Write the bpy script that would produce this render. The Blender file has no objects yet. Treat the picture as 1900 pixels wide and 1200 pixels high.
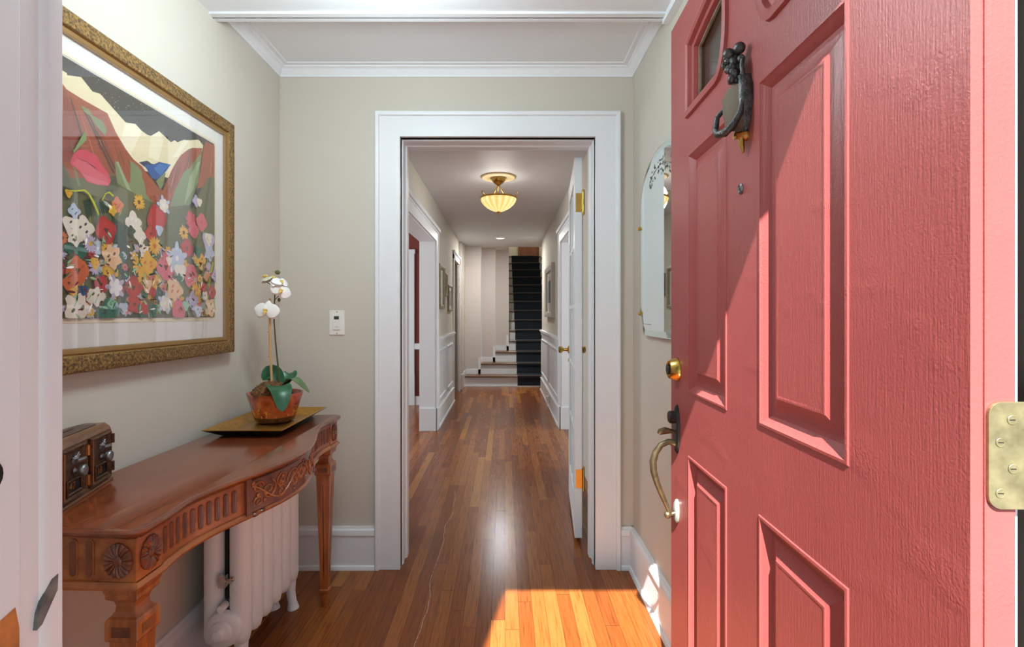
import bpy, bmesh, math, random
from math import sin, cos, pi, sqrt, radians
from mathutils import Vector, Matrix
from mathutils.geometry import tessellate_polygon
random.seed(7)
SC = bpy.context.scene
COL = SC.collection
# ------------------------------------------------------------------ camera, world, sun, exposure
cam = bpy.data.cameras.new('camera'); camo = bpy.data.objects.new('camera', cam); COL.objects.link(camo)
camo.location = (0, 0, 1.237); camo.rotation_euler = (pi/2, 0, 0)
cam.sensor_width = 36; cam.lens = 18.0; cam.shift_x = 13/1900; cam.shift_y = -17/1900; cam.clip_start = .02
SC.camera = camo
SC.view_settings.view_transform = 'Standard'; SC.view_settings.look = 'None'
SC.view_settings.gamma = 1; SC.view_settings.exposure = 0.0
W = bpy.data.worlds.new('sky'); SC.world = W; W.use_nodes = True
bg = W.node_tree.nodes['Background']; bg.inputs[0].default_value = (.75, .92, 1, 1); bg.inputs[1].default_value = .62
sun = bpy.data.lights.new('sun', 'SUN'); suno = bpy.data.objects.new('sun', sun); COL.objects.link(suno)
sun.energy = 22.5; sun.angle = radians(.6); sun.color = (1, .96, .9)
suno.rotation_euler = Vector((.2, 1, -1.12)).to_track_quat('-Z', 'Y').to_euler(); suno.location = (-.6, -3, 5)
def area(name, loc, direction, sx, sy, power, color=(1, 1, 1)):
    l = bpy.data.lights.new(name, 'AREA'); l.shape = 'RECTANGLE'; l.size = sx; l.size_y = sy; l.energy = power; l.color = color
    o = bpy.data.objects.new(name, l); COL.objects.link(o); o.location = loc
    o.rotation_euler = Vector(direction).to_track_quat('-Z', 'Y').to_euler(); return o
area('fill_light_left_room', (-3.3, 4.6, 1.5), (1, 0, 0), 2.6, 1.6, 75, (.90, .97, 1))  # added fill light in the side room; no window is built here
area('fill_light_right_room', (3.2, 4.6, 1.5), (-1, 0, 0), 2.6, 1.6, 75, (.92, .98, 1))  # same added fill from the opposite room, also without a window
area('stairwell_fill_light', (.45, 12.6, 4.6), (0, -.6, -1), .7, .9, 60, (.95, .97, 1))  # fill light added high in the stairwell to brighten the stairs

# ------------------------------------------------------------------ materials
MATS = {}
def new_mat(name):
    m = bpy.data.materials.new(name); m.use_nodes = True
    nt = m.node_tree; b = nt.nodes['Principled BSDF']; MATS[name] = m
    return m, nt, nt.nodes, nt.links, b
def srgb(r, g, b):
    f = lambda c: (c/255/12.92) if c/255 <= .04045 else ((c/255+.055)/1.055)**2.4
    return (f(r), f(g), f(b), 1)
def mp(N, L, src, scale=(1, 1, 1), rot=(0, 0, 0)):
    n = N.new('ShaderNodeMapping'); n.inputs['Scale'].default_value = scale; n.inputs['Rotation'].default_value = rot
    L.new(src, n.inputs['Vector']); return n.outputs[0]
def coords(N, kind='Object'):
    return N.new('ShaderNodeTexCoord').outputs[kind]
def noise(N, L, vec, scale, detail=3, rough=.55):
    n = N.new('ShaderNodeTexNoise'); n.inputs['Scale'].default_value = scale; n.inputs['Detail'].default_value = detail
    n.inputs['Roughness'].default_value = rough; L.new(vec, n.inputs['Vector']); return n.outputs['Fac']
def ramp(N, L, fac, stops):
    n = N.new('ShaderNodeValToRGB'); e = n.color_ramp.elements
    while len(e) < len(stops): e.new(.5)
    for k, (p, c) in enumerate(stops): e[k].position = p; e[k].color = c
    L.new(fac, n.inputs[0]); return n.outputs[0]
def mth(N, L, op, a, b=None, c=None):
    n = N.new('ShaderNodeMath'); n.operation = op
    for k, v in enumerate((a, b, c)):
        if v is None: continue
        if isinstance(v, (int, float)): n.inputs[k].default_value = v
        else: L.new(v, n.inputs[k])
    return n.outputs[0]
def mix(N, L, fac, a, b, mode='MIX'):
    n = N.new('ShaderNodeMix'); n.data_type = 'RGBA'; n.blend_type = mode
    for k, v in ((0, fac), (6, a), (7, b)):
        if isinstance(v, (int, float)): n.inputs[k].default_value = v
        elif isinstance(v, tuple): n.inputs[k].default_value = v
        else: L.new(v, n.inputs[k])
    return n.outputs[2]
def bump(N, L, b, h, strength, dist=.01):
    n = N.new('ShaderNodeBump'); n.inputs['Strength'].default_value = strength; n.inputs['Distance'].default_value = dist
    L.new(h, n.inputs['Height']); L.new(n.outputs[0], b.inputs['Normal'])
def plain(name, col, rough=.5, metal=0, nscale=0, namt=0, bs=0, bscale=200, coat=0, dist=.002):
    m, nt, N, L, b = new_mat(name)
    b.inputs['Base Color'].default_value = col; b.inputs['Roughness'].default_value = rough; b.inputs['Metallic'].default_value = metal
    b.inputs['Coat Weight'].default_value = coat; b.inputs['Coat Roughness'].default_value = .12
    c = coords(N)
    if namt:
        f = noise(N, L, c, nscale); d = tuple(x*(1-namt) for x in col[:3])+(1,); u = tuple(min(1, x*(1+namt)) for x in col[:3])+(1,)
        L.new(ramp(N, L, f, [(.3, d), (.7, u)]), b.inputs['Base Color'])
    if bs: bump(N, L, b, noise(N, L, c, bscale, 2), bs, dist)
    return m
def wood(name, dark, light, scale=(3, 60, 60), rough=.35, coat=.4, bs=.05):
    m, nt, N, L, b = new_mat(name); c = coords(N)
    v = mp(N, L, c, scale)
    f1 = noise(N, L, v, 1.0, 5, .6); f2 = noise(N, L, mp(N, L, c, tuple(s*.25 for s in scale)), 1.0, 2)
    f = mth(N, L, 'ADD', mth(N, L, 'MULTIPLY', f1, .6), mth(N, L, 'MULTIPLY', f2, .4))
    L.new(ramp(N, L, f, [(.34, dark), (.62, light)]), b.inputs['Base Color'])
    b.inputs['Roughness'].default_value = rough; b.inputs['Coat Weight'].default_value = coat; b.inputs['Coat Roughness'].default_value = .15
    if bs: bump(N, L, b, f1, bs, .002)
    return m
wall_paint = plain('wall_paint', srgb(203, 198, 187), .75, nscale=1.5, namt=.02, bs=.06, bscale=90)
white_paint = plain('white_trim_paint', srgb(228, 233, 238), .38, nscale=3, namt=.015, bs=.015, bscale=40)
ceil_paint = plain('ceiling_paint', srgb(230, 236, 241), .7)
hall_ceil = plain('hall_ceiling_paint', srgb(218, 219, 222), .6)
red_wall = plain('red_wall_paint', srgb(120, 52, 44), .7)
rad_paint = plain('radiator_paint', srgb(240, 247, 251), .42, bs=.35, bscale=70, dist=.004)
gold = plain('gilt_frame', srgb(150, 116, 70), .45, .45)
brass = plain('brass', srgb(196, 160, 84), .25, 1, nscale=30, namt=.12)
old_brass = plain('aged_brass', srgb(156, 150, 116), .38, .85, nscale=45, namt=.3, bs=.2, bscale=60)
bronze = plain('dark_bronze', srgb(62, 62, 62), .35, .8, nscale=60, namt=.25)
knocker_m = plain('patinated_bronze', srgb(80, 80, 80), .42, .7, nscale=70, namt=.45, bs=.7, bscale=220, dist=.003)
grip_m = plain('worn_bronze', srgb(118, 106, 80), .36, .85, nscale=45, namt=.3)
pewter = plain('pewter', srgb(150, 152, 156), .3, .9)
chrome = plain('chrome', srgb(205, 205, 205), .2, 1)
black = plain('black', srgb(14, 14, 14), .6)
mat_board = plain('mat_board', srgb(232, 230, 226), .8)
cream_bevel = plain('mat_bevel', srgb(240, 228, 200), .8)
white_plastic = plain('white_plastic', srgb(236, 235, 230), .3)
lcd = plain('lcd_display', srgb(62, 66, 56), .3)
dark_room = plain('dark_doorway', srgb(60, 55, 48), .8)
carpet = plain('navy_carpet', srgb(34, 42, 52), .95, nscale=160, namt=.5, bs=.5, bscale=500)
tan_binding = plain('tan_binding', srgb(118, 98, 78), .6)
concrete = plain('concrete', srgb(118, 120, 122), .9, nscale=3, namt=.06)
moss_m = plain('moss', srgb(118, 78, 44), .95, nscale=70, namt=.6, bs=1, bscale=120, dist=.01)
leaf_m = plain('leaf', srgb(36, 92, 58), .35, nscale=30, namt=.25)
leaf_m2 = plain('leaf_pale', srgb(92, 118, 78), .4, nscale=30, namt=.2)
petal_m = plain('petal', srgb(240, 238, 236), .6)
petal_c = plain('petal_centre', srgb(222, 190, 96), .6)
stem_m = plain('stem', srgb(70, 74, 46), .6)
stake_m = plain('bamboo', srgb(196, 160, 108), .5, nscale=20, namt=.15)
picture_art = plain('grey_print', srgb(120, 128, 134), .6, nscale=12, namt=.4)
silver_frame = plain('silver_frame', srgb(150, 138, 118), .4, .5, nscale=40, namt=.25)
teal_seal = plain('teal_seal', srgb(36, 84, 92), .5)
raw_wood = plain('raw_wood', srgb(186, 118, 62), .8, nscale=40, namt=.3)
smudge = plain('grey_smudge', srgb(104, 104, 102), .8, nscale=60, namt=.5)
hole_m = plain('dark_hole', srgb(18, 14, 14), .9)
pale_metal = plain('pale_painted_metal', srgb(150, 164, 158), .35, .3, nscale=60, namt=.08)
tray_gold = plain('tray_gold', srgb(184, 138, 66), .3, .75, nscale=60, namt=.2)
cherry_top = wood('cherry_top', srgb(96, 42, 22), srgb(132, 66, 36), (30, 3, 30), .22, .6, .02)
cherry = wood('cherry', srgb(122, 60, 24), srgb(178, 104, 52), (40, 6, 40), .3, .5)
cherry_v = wood('cherry_upright', srgb(122, 60, 24), srgb(180, 106, 54), (50, 50, 6), .3, .5)
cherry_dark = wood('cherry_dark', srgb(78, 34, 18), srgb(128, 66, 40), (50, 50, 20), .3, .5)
box_wood = wood('box_walnut', srgb(80, 50, 32), srgb(134, 92, 60), (60, 12, 60), .35, .4)
box_metal = plain('box_bronze', srgb(92, 64, 46), .38, .6, nscale=90, namt=.4, bs=.6, bscale=160)
copper_edge = plain('copper_edge', srgb(190, 120, 66), .3, .8)
tread_wood = wood('tread_oak', srgb(100, 72, 54), srgb(134, 100, 76), (3, 50, 50), .4, .2)
door_wood = wood('stained_door', srgb(84, 44, 24), srgb(116, 66, 38), (60, 60, 4), .4, .3)

def red_door_mat():
    m, nt, N, L, b = new_mat('red_door_paint'); c = coords(N)
    b.inputs['Base Color'].default_value = srgb(196, 92, 94)
    f = noise(N, L, c, 2.2, 2)
    L.new(ramp(N, L, f, [(.3, srgb(150, 70, 69)), (.7, srgb(158, 77, 75))]), b.inputs['Base Color'])
    b.inputs['Roughness'].default_value = .42
    g = noise(N, L, mp(N, L, c, (260, 260, 14)), 1, 3)
    o = noise(N, L, c, 260, 3)
    blot = ramp(N, L, noise(N, L, mp(N, L, c, (5, 5, 9)), 1, 2), [(.56, (0, 0, 0, 1)), (.68, (1, 1, 1, 1))])
    h = mth(N, L, 'ADD', mth(N, L, 'MULTIPLY', g, .45), mth(N, L, 'MULTIPLY', o, .35))
    h = mth(N, L, 'ADD', h, mth(N, L, 'MULTIPLY', mth(N, L, 'MULTIPLY', blot, noise(N, L, c, 210, 4)), .7))
    bump(N, L, b, h, .5, .0024)
    return m
red_door = red_door_mat()
red_edge = plain('red_door_edge', srgb(190, 142, 136), .5)

def floor_mat():
    m, nt, N, L, b = new_mat('oak_strip_floor'); c = coords(N)
    s = N.new('ShaderNodeSeparateXYZ'); L.new(c, s.inputs[0]); X, Y = s.outputs[0], s.outputs[1]
    bw = .057
    xr = mth(N, L, 'DIVIDE', X, bw); row = mth(N, L, 'FLOOR', xr); fx = mth(N, L, 'FRACT', xr)
    wn = N.new('ShaderNodeTexWhiteNoise'); wn.noise_dimensions = '1D'; L.new(row, wn.inputs['W']); r1 = wn.outputs['Value']
    yy = mth(N, L, 'ADD', mth(N, L, 'DIVIDE', Y, 1.15), mth(N, L, 'MULTIPLY', r1, 7.3))
    seg = mth(N, L, 'FLOOR', yy); fy = mth(N, L, 'FRACT', yy)
    cb = N.new('ShaderNodeCombineXYZ'); L.new(row, cb.inputs[0]); L.new(seg, cb.inputs[1])
    w2 = N.new('ShaderNodeTexWhiteNoise'); w2.noise_dimensions = '3D'; L.new(cb.outputs[0], w2.inputs['Vector'])
    base = ramp(N, L, w2.outputs['Value'], [(0, srgb(122, 64, 28)), (.3, srgb(134, 73, 32)), (.6, srgb(144, 82, 37)), (.88, srgb(158, 97, 46)), (1, srgb(172, 112, 54))])
    cb2 = N.new('ShaderNodeCombineXYZ')
    L.new(mth(N, L, 'ADD', mth(N, L, 'MULTIPLY', X, 75), mth(N, L, 'MULTIPLY', row, 3.7)), cb2.inputs[0])
    L.new(mth(N, L, 'ADD', mth(N, L, 'MULTIPLY', Y, 3.2), mth(N, L, 'MULTIPLY', seg, 5.1)), cb2.inputs[1])
    g = noise(N, L, cb2.outputs[0], 1.6, 5, .65)
    grain = ramp(N, L, g, [(.32, (.56, .5, .42, 1)), (.47, (.93, .93, .92, 1)), (.7, (1.14, 1.13, 1.1, 1))])
    colr = mix(N, L, 1.0, base, grain, 'MULTIPLY')
    big = noise(N, L, mp(N, L, c, (1.2, .5, 1)), 1, 2)
    colr = mix(N, L, 1.0, colr, ramp(N, L, big, [(.3, (.9, .88, .86, 1)), (.7, (1.06, 1.06, 1.06, 1))]), 'MULTIPLY')
    e1 = mth(N, L, 'LESS_THAN', mth(N, L, 'ABSOLUTE', mth(N, L, 'SUBTRACT', fx, .5)), .484)
    e2 = mth(N, L, 'LESS_THAN', mth(N, L, 'ABSOLUTE', mth(N, L, 'SUBTRACT', fy, .5)), .4985)
    seam = mth(N, L, 'MULTIPLY', e1, e2)
    colr = mix(N, L, mth(N, L, 'MULTIPLY', mth(N, L, 'SUBTRACT', 1, seam), .65), colr, srgb(50, 24, 12))
    # long wavering scratch and a few chips in the varnish
    wob = noise(N, L, mp(N, L, c, (0, 2.6, 0)), 1, 2)
    dx = mth(N, L, 'ABSOLUTE', mth(N, L, 'ADD', mth(N, L, 'ADD', X, .338), mth(N, L, 'MULTIPLY', mth(N, L, 'SUBTRACT', wob, .5), .09)))
    fine = noise(N, L, c, 60, 2)
    scr = mth(N, L, 'MULTIPLY', mth(N, L, 'LESS_THAN', dx, .0011), mth(N, L, 'GREATER_THAN', fine, .42))
    scr = mth(N, L, 'MULTIPLY', scr, mth(N, L, 'LESS_THAN', Y, 3.6))
    colr = mix(N, L, mth(N, L, 'MULTIPLY', scr, .75), colr, srgb(214, 180, 168))
    L.new(colr, b.inputs['Base Color'])
    L.new(mth(N, L, 'ADD', .16, mth(N, L, 'MULTIPLY', g, .16)), b.inputs['Roughness'])
    b.inputs['Specular IOR Level'].default_value = .32; b.inputs['Coat Weight'].default_value = 0
    bump(N, L, b, mth(N, L, 'ADD', seam, mth(N, L, 'MULTIPLY', g, .25)), .22, .0015)
    return m
floor_m = floor_mat()

def gilt_relief():
    m, nt, N, L, b = new_mat('gilt_relief'); c = coords(N)
    v = N.new('ShaderNodeTexVoronoi'); v.inputs['Scale'].default_value = 150; L.new(c, v.inputs['Vector'])
    f = noise(N, L, c, 120, 5, .8)
    h = mth(N, L, 'ADD', mth(N, L, 'MULTIPLY', v.outputs['Distance'], .35), f)
    L.new(ramp(N, L, h, [(.42, srgb(58, 44, 32)), (.62, srgb(116, 90, 56)), (.85, srgb(180, 142, 78))]), b.inputs['Base Color'])
    b.inputs['Metallic'].default_value = .45; b.inputs['Roughness'].default_value = .45
    bump(N, L, b, h, .9, .004); return m
gilt_relief_m = gilt_relief()

def pot_mat():
    m, nt, N, L, b = new_mat('glazed_pot'); c = coords(N)
    s = N.new('ShaderNodeSeparateXYZ'); L.new(c, s.inputs[0])
    f = noise(N, L, c, 18, 3)
    f2 = noise(N, L, mp(N, L, c, (1, 1, .6)), 55, 4, .7)
    body = ramp(N, L, f, [(.35, srgb(120, 40, 24)), (.55, srgb(198, 92, 58)), (.7, srgb(150, 60, 30))])
    deco = mth(N, L, 'GREATER_THAN', f2, .56)
    lower = mth(N, L, 'LESS_THAN', mth(N, L, 'ADD', s.outputs[2], mth(N, L, 'MULTIPLY', f, .09)), .104)
    colr = mix(N, L, mth(N, L, 'MULTIPLY', deco, lower), body, srgb(214, 160, 62))
    base = mth(N, L, 'LESS_THAN', s.outputs[2], .026)
    colr = mix(N, L, base, colr, srgb(74, 40, 24))
    L.new(colr, b.inputs['Base Color']); b.inputs['Roughness'].default_value = .12; b.inputs['Coat Weight'].default_value = .6
    return m
pot_m = pot_mat()

def vcol_mat():
    m, nt, N, L, b = new_mat('print_ink'); a = N.new('ShaderNodeAttribute'); a.attribute_name = 'Col'
    L.new(a.outputs['Color'], b.inputs['Base Color']); b.inputs['Roughness'].default_value = .6
    return m
print_m = vcol_mat()
def glass_mat(name, rough=0, tint=(1, 1, 1, 1), spec=.5):
    m, nt, N, L, b = new_mat(name)
    t = N.new('ShaderNodeBsdfTransparent'); g = N.new('ShaderNodeBsdfGlossy'); g.inputs['Roughness'].default_value = .02
    t.inputs[0].default_value = tint
    fr = N.new('ShaderNodeFresnel'); fr.inputs['IOR'].default_value = 1.45
    mx = N.new('ShaderNodeMixShader'); L.new(mth(N, L, 'MULTIPLY', fr.outputs[0], spec), mx.inputs[0]); L.new(t.outputs[0], mx.inputs[1]); L.new(g.outputs[0], mx.inputs[2])
    L.new(mx.outputs[0], N['Material Output'].inputs['Surface']); return m
glass_m = glass_mat('picture_glass', spec=.28)
pane_m = glass_mat('window_glass', tint=(.93, .96, .93, 1), spec=.8)
mirror_m = plain('mirror_silver', (.80, .86, .83, 1), .01, 1)
mirror_bevel = plain('mirror_bevel', (.66, .76, .70, 1), .04, 1)
etch_m = plain('etched_glass', srgb(96, 112, 100), .5, .3)
def lit(name, col, strength, base):
    m, nt, N, L, b = new_mat(name); b.inputs['Base Color'].default_value = base
    b.inputs['Emission Color'].default_value = col; b.inputs['Emission Strength'].default_value = strength; b.inputs['Roughness'].default_value = .3
    return m
def bowl_mat():
    m, nt, N, L, b = new_mat('lit_alabaster_bowl'); c = coords(N)
    s = N.new('ShaderNodeSeparateXYZ'); L.new(c, s.inputs[0])
    ang = mth(N, L, 'ARCTAN2', s.outputs[1], s.outputs[0])
    w = mth(N, L, 'SINE', mth(N, L, 'MULTIPLY', ang, 16))
    L.new(ramp(N, L, mth(N, L, 'ADD', mth(N, L, 'MULTIPLY', w, .3), .5), [(.2, (.80, .52, .12, 1)), (.8, (1, .84, .42, 1))]), b.inputs['Emission Color'])
    b.inputs['Emission Strength'].default_value = .95; b.inputs['Base Color'].default_value = srgb(230, 200, 130); b.inputs['Roughness'].default_value = .3
    return m
bowl_m = bowl_mat()
bulb_m = lit('downlight_lens', (1, .86, .6, 1), 6, (1, 1, 1, 1))
cream_plaster = plain('cream_plaster', srgb(226, 208, 160), .6, bs=.3, bscale=120)

# ------------------------------------------------------------------ mesh building helpers
class MB:
    def __init__(s): s.v = []; s.f = []; s.m = []; s.c = []
    def add(s, vs, fs, mi=0, col=None):
        o = len(s.v); s.v += [tuple(p) for p in vs]
        for f in fs: s.f.append(tuple(o+i for i in f)); s.m.append(mi); s.c.append(col)
    def box(s, x0, x1, y0, y1, z0, z1, mi=0):
        s.add([(x0, y0, z0), (x1, y0, z0), (x1, y1, z0), (x0, y1, z0), (x0, y0, z1), (x1, y0, z1), (x1, y1, z1), (x0, y1, z1)],
              [(0, 3, 2, 1), (4, 5, 6, 7), (0, 1, 5, 4), (1, 2, 6, 5), (2, 3, 7, 6), (3, 0, 4, 7)], mi); return s
    def loft(s, rings, mi=0, caps=True, close=False):
        n = len(rings[0]); vs = [p for r in rings for p in r]; fs = []
        for k in range(len(rings)-1 + (1 if close else 0)):
            a = k*n; b = ((k+1) % len(rings))*n
            for i in range(n): j = (i+1) % n; fs.append((a+i, a+j, b+j, b+i))
        if caps and not close: fs.append(tuple(range(n-1, -1, -1))); fs.append(tuple((len(rings)-1)*n+i for i in range(n)))
        s.add(vs, fs, mi); return s
    def lathe(s, prof, c=(0, 0, 0), n=32, axis='Z', mi=0, caps=True, mod=None):
        rings = []
        for r, h in prof:
            ring = []
            for i in range(n):
                a = 2*pi*i/n; rr = r*(mod(a, r, h) if mod else 1)
                p = (rr*cos(a), rr*sin(a), h)
                if axis == 'X': p = (h, p[0], p[1])
                if axis == 'Y': p = (p[0], h, p[1])
                ring.append((p[0]+c[0], p[1]+c[1], p[2]+c[2]))
            rings.append(ring)
        return s.loft(rings, mi, caps)
    def tube(s, pts, r, n=8, mi=0, flat=None):
        P = [Vector(p) for p in pts]; R = r if isinstance(r, (list, tuple)) else [r]*len(P)
        rings = []; up = None
        for i, p in enumerate(P):
            d = (P[min(i+1, len(P)-1)]-P[max(i-1, 0)])
            d = d.normalized() if d.length > 1e-9 else Vector((0, 0, 1))
            if up is None:
                up = Vector((0, 0, 1)) if abs(d.z) < .9 else Vector((1, 0, 0))
            a = (up-d*up.dot(d)).normalized(); b = d.cross(a); up = a
            rings.append([tuple(p+(a*cos(2*pi*k/n)+b*sin(2*pi*k/n)*(flat or 1))*R[i]) for k in range(n)])
        return s.loft(rings, mi)
    def ball(s, c, r, n=12, m=8, mi=0):
        rx, ry, rz = r if isinstance(r, tuple) else (r, r, r)
        rings = []
        for k in range(m+1):
            t = -pi/2+pi*k/m; q = max(cos(t), .02)
            rings.append([(c[0]+rx*q*cos(2*pi*i/n), c[1]+ry*q*sin(2*pi*i/n), c[2]+rz*sin(t)) for i in range(n)])
        return s.loft(rings, mi)
    def prism(s, poly, axis, a0, a1, mi=0):
        def P(u, v, w):
            return {'X': (w, u, v), 'Y': (u, w, v), 'Z': (u, v, w)}[axis]
        n = len(poly); vs = [P(u, v, a0) for u, v in poly]+[P(u, v, a1) for u, v in poly]
        fs = [(i, (i+1) % n, n+(i+1) % n, n+i) for i in range(n)]
        for t in tessellate_polygon([[Vector((u, v, 0)) for u, v in poly]]):
            fs.append(tuple(t)); fs.append(tuple(n+i for i in reversed(t)))
        s.add(vs, fs, mi); return s
    def frame(s, prof, rect, fn, mi=0, closed=True, seal=False):
        """a moulding profile [(outward, proud)] carried round a rectangle with mitred corners; fn(u, v, t) places it"""
        u0, u1, v0, v1 = rect
        if closed: cs = [(u0, v0, -1, -1), (u1, v0, 1, -1), (u1, v1, 1, 1), (u0, v1, -1, 1)]
        else: cs = [(u0, v0, -1, 0), (u0, v1, -1, 1), (u1, v1, 1, 1), (u1, v0, 1, 0)]
        rings = [[fn(u+a*w, v+b*w, t) for w, t in prof] for u, v, a, b in cs]
        n = len(prof); fs = []; K = 4 if closed else 3
        for k in range(K):
            a = k*n; b = ((k+1) % 4)*n
            for i in range(n-1 + (1 if seal else 0)): j = (i+1) % n; fs.append((a+i, b+i, b+j, a+j))
        if not closed: fs += [tuple(range(n)), tuple(3*n+i for i in range(n))]
        s.add([p for r in rings for p in r], fs, mi); return s
    def build(s, name, mats, parent=None, smooth=0, bevel=0, origin=None, seg=2, recalc=True):
        me = bpy.data.meshes.new(name)
        o0 = Vector(origin) if origin else Vector((0, 0, 0))
        me.from_pydata([tuple(Vector(p)-o0) for p in s.v], [], s.f)
        if not isinstance(mats, (list, tuple)): mats = [mats]
        for m in mats: me.materials.append(m)
        for p, mi in zip(me.polygons, s.m): p.material_index = mi
        if any(c is not None for c in s.c):
            at = me.color_attributes.new('Col', 'FLOAT_COLOR', 'CORNER'); k = 0
            for p, c in zip(me.polygons, s.c):
                for li in p.loop_indices: at.data[li].color = c or (1, 1, 1, 1)
        if recalc:
            bm = bmesh.new(); bm.from_mesh(me); bmesh.ops.recalc_face_normals(bm, faces=bm.faces); bm.to_mesh(me); bm.free()
        if smooth:
            me.shade_smooth()
            try: me.set_sharp_from_angle(angle=radians(smooth))
            except Exception: pass
        o = bpy.data.objects.new(name, me); COL.objects.link(o); o.location = o0
        if parent: o.parent = parent; o.matrix_parent_inverse = Matrix.Identity(4)
        if bevel:
            b = o.modifiers.new('bevel', 'BEVEL'); b.width = bevel; b.segments = seg; b.limit_method = 'ANGLE'; b.angle_limit = radians(40)
        return o
def thing(name, label, cat, loc=(0, 0, 0), rot=0, group=None, kind=None):
    o = bpy.data.objects.new(name, None); COL.objects.link(o); o.location = loc; o.rotation_euler = (0, 0, rot); o.empty_display_size = .1
    return tag(o, label, cat, group, kind)
def tag(o, label, cat=None, group=None, kind=None):
    o['label'] = label
    if cat: o['category'] = cat
    if group: o['group'] = group
    if kind: o['kind'] = kind
    return o
def struct(name, mb, mat, label, cat, bevel=0, smooth=0):
    o = mb.build(name, mat, None, smooth, bevel); return tag(o, label, cat, None, 'structure')
def copy_tree(o, parent=None):
    c = o.copy(); COL.objects.link(c)
    if parent: c.parent = parent
    for ch in list(o.children): copy_tree(ch, c)
    return c
def arc(cx, cy, r, a0, a1, n=8):
    return [(cx+r*cos(radians(a0+(a1-a0)*k/n)), cy+r*sin(radians(a0+(a1-a0)*k/n))) for k in range(n+1)]
# ------------------------------------------------------------------ the setting
XL, XR, YB, ZC = -1.10, .626, 2.50, 2.44      # entry: left wall, right wall, back wall, ceiling
YF0, YF1 = .39, .60                            # front wall
HL, HR = -.745, .61                             # hall walls
YH = 2.70                                      # hall side of the back wall
DL, DR, DT = -.51, .44, 2.10                   # doorway into the hall
struct('floor', MB().box(-3.6, 3.6, .39, 14, -.12, 0), floor_m, 'narrow strip oak floor, glossy red-brown, with a wavering scratch', 'floor')
struct('ground', MB().box(-9, 9, -12, .39, -.2, -.12), concrete, 'pale concrete paving outside the front door', 'ground')
struct('wall_left', MB().box(XL-.12, XL, YF0, YH, 0, ZC+.1), wall_paint, 'beige wall on the left behind the console table and painting', 'wall')
struct('wall_right', MB().box(XR, XR+.12, YF0, YH, 0, ZC+.1), wall_paint, 'beige wall on the right behind the open red door', 'wall')
w = MB(); w.box(XL, DL-.02, YB, YH, 0, ZC+.1); w.box(DR+.02, XR, YB, YH, 0, ZC+.1); w.box(DL-.02, DR+.02, YB, YH, DT+.02, ZC+.1)
struct('wall_back', w, wall_paint, 'beige wall around the white-cased opening into the hall', 'wall')
w = MB(); w.box(XL, -.56, YF0, YF1, 0, ZC+.1); w.box(.60, XR, YF0, YF1, 0, ZC+.1); w.box(-.56, .60, YF0, YF1, 2.17, ZC+.1)
struct('wall_front', w, wall_paint, 'front wall holding the entrance door frame', 'wall')
w = MB(); w.box(-1.6, -.505, -.25, YF0, -.1, 3.2); w.box(.585, 1.6, -.25, YF0, -.1, 3.2)  # unseen blocks, added so the left one cuts the sun patch's edge
struct('sun_block_outside', w, concrete, 'added unseen blocks either side of the front door, shaping the sun patch', 'wall')
struct('ceiling', MB().box(XL, XR, YF1, YB, ZC, ZC+.1), ceil_paint, 'white plaster ceiling of the entry', 'ceiling')
# boxed soffit across the front part of the entry ceiling, with its small edge moulding
w = MB(); w.box(XL, XR, YF1, 1.925, 2.36, ZC)
w.prism([(1.925, 2.352), (1.952, 2.352), (1.956, 2.362), (1.946, 2.372), (1.94, 2.395), (1.93, 2.41), (1.925, 2.41)], 'X', XL, XR)
w.box(XL, XR, 1.90, 1.93, 2.352, 2.362)
w.box(XR-.03, XR, YF1, 1.94, 2.335, 2.36)
struct('trim_1', w, ceil_paint, 'dropped white soffit with moulded edge across the entry ceiling', 'trim')
# crown moulding round the rear bay
cp = [(0, .046), (-.006, .046), (-.008, .038), (-.014, .032), (-.020, .020), (-.030, .012), (-.036, .010), (-.038, .004), (-.058, .004), (-.062, 0)]
def crown(u, v, t): return (u, v, ZC-t)
w = MB(); w.frame(cp, (XL, XR, 1.6, YB), crown)
struct('trim_2', w, ceil_paint, 'small white crown moulding where entry walls meet ceiling', 'trim', smooth=30)
# baseboards
bprof = [(0, 0), (.03, 0), (.03, .008), (.026, .018), (.018, .02), (.018, .162), (.024, .166), (.024, .176), (.02, .19), (.012, .196), (.010, .205), (0, .205)]
def base_run(name, axis, wall, sgn, a0, a1, label, prof=bprof):
    w = MB(); poly = [(wall+sgn*d, z) for d, z in prof]
    w.prism(poly, axis, a0, a1); return struct(name, w, white_paint, label, 'baseboard', smooth=30)
base_run('baseboard_left', 'Y', XL, 1, YF1, YB, 'white moulded baseboard along the left wall behind the radiator')
base_run('baseboard_right', 'Y', XR, -1, YF1, YB, 'white moulded baseboard along the right wall below the mirror')
base_run('baseboard_back', 'X', YB, -1, XL, DL-.122, 'white baseboard on the back wall left of the hall opening')
base_run('baseboard_back_right', 'X', YB, -1, DR+.122, XR, 'short white baseboard on the back wall right of the hall opening')
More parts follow.
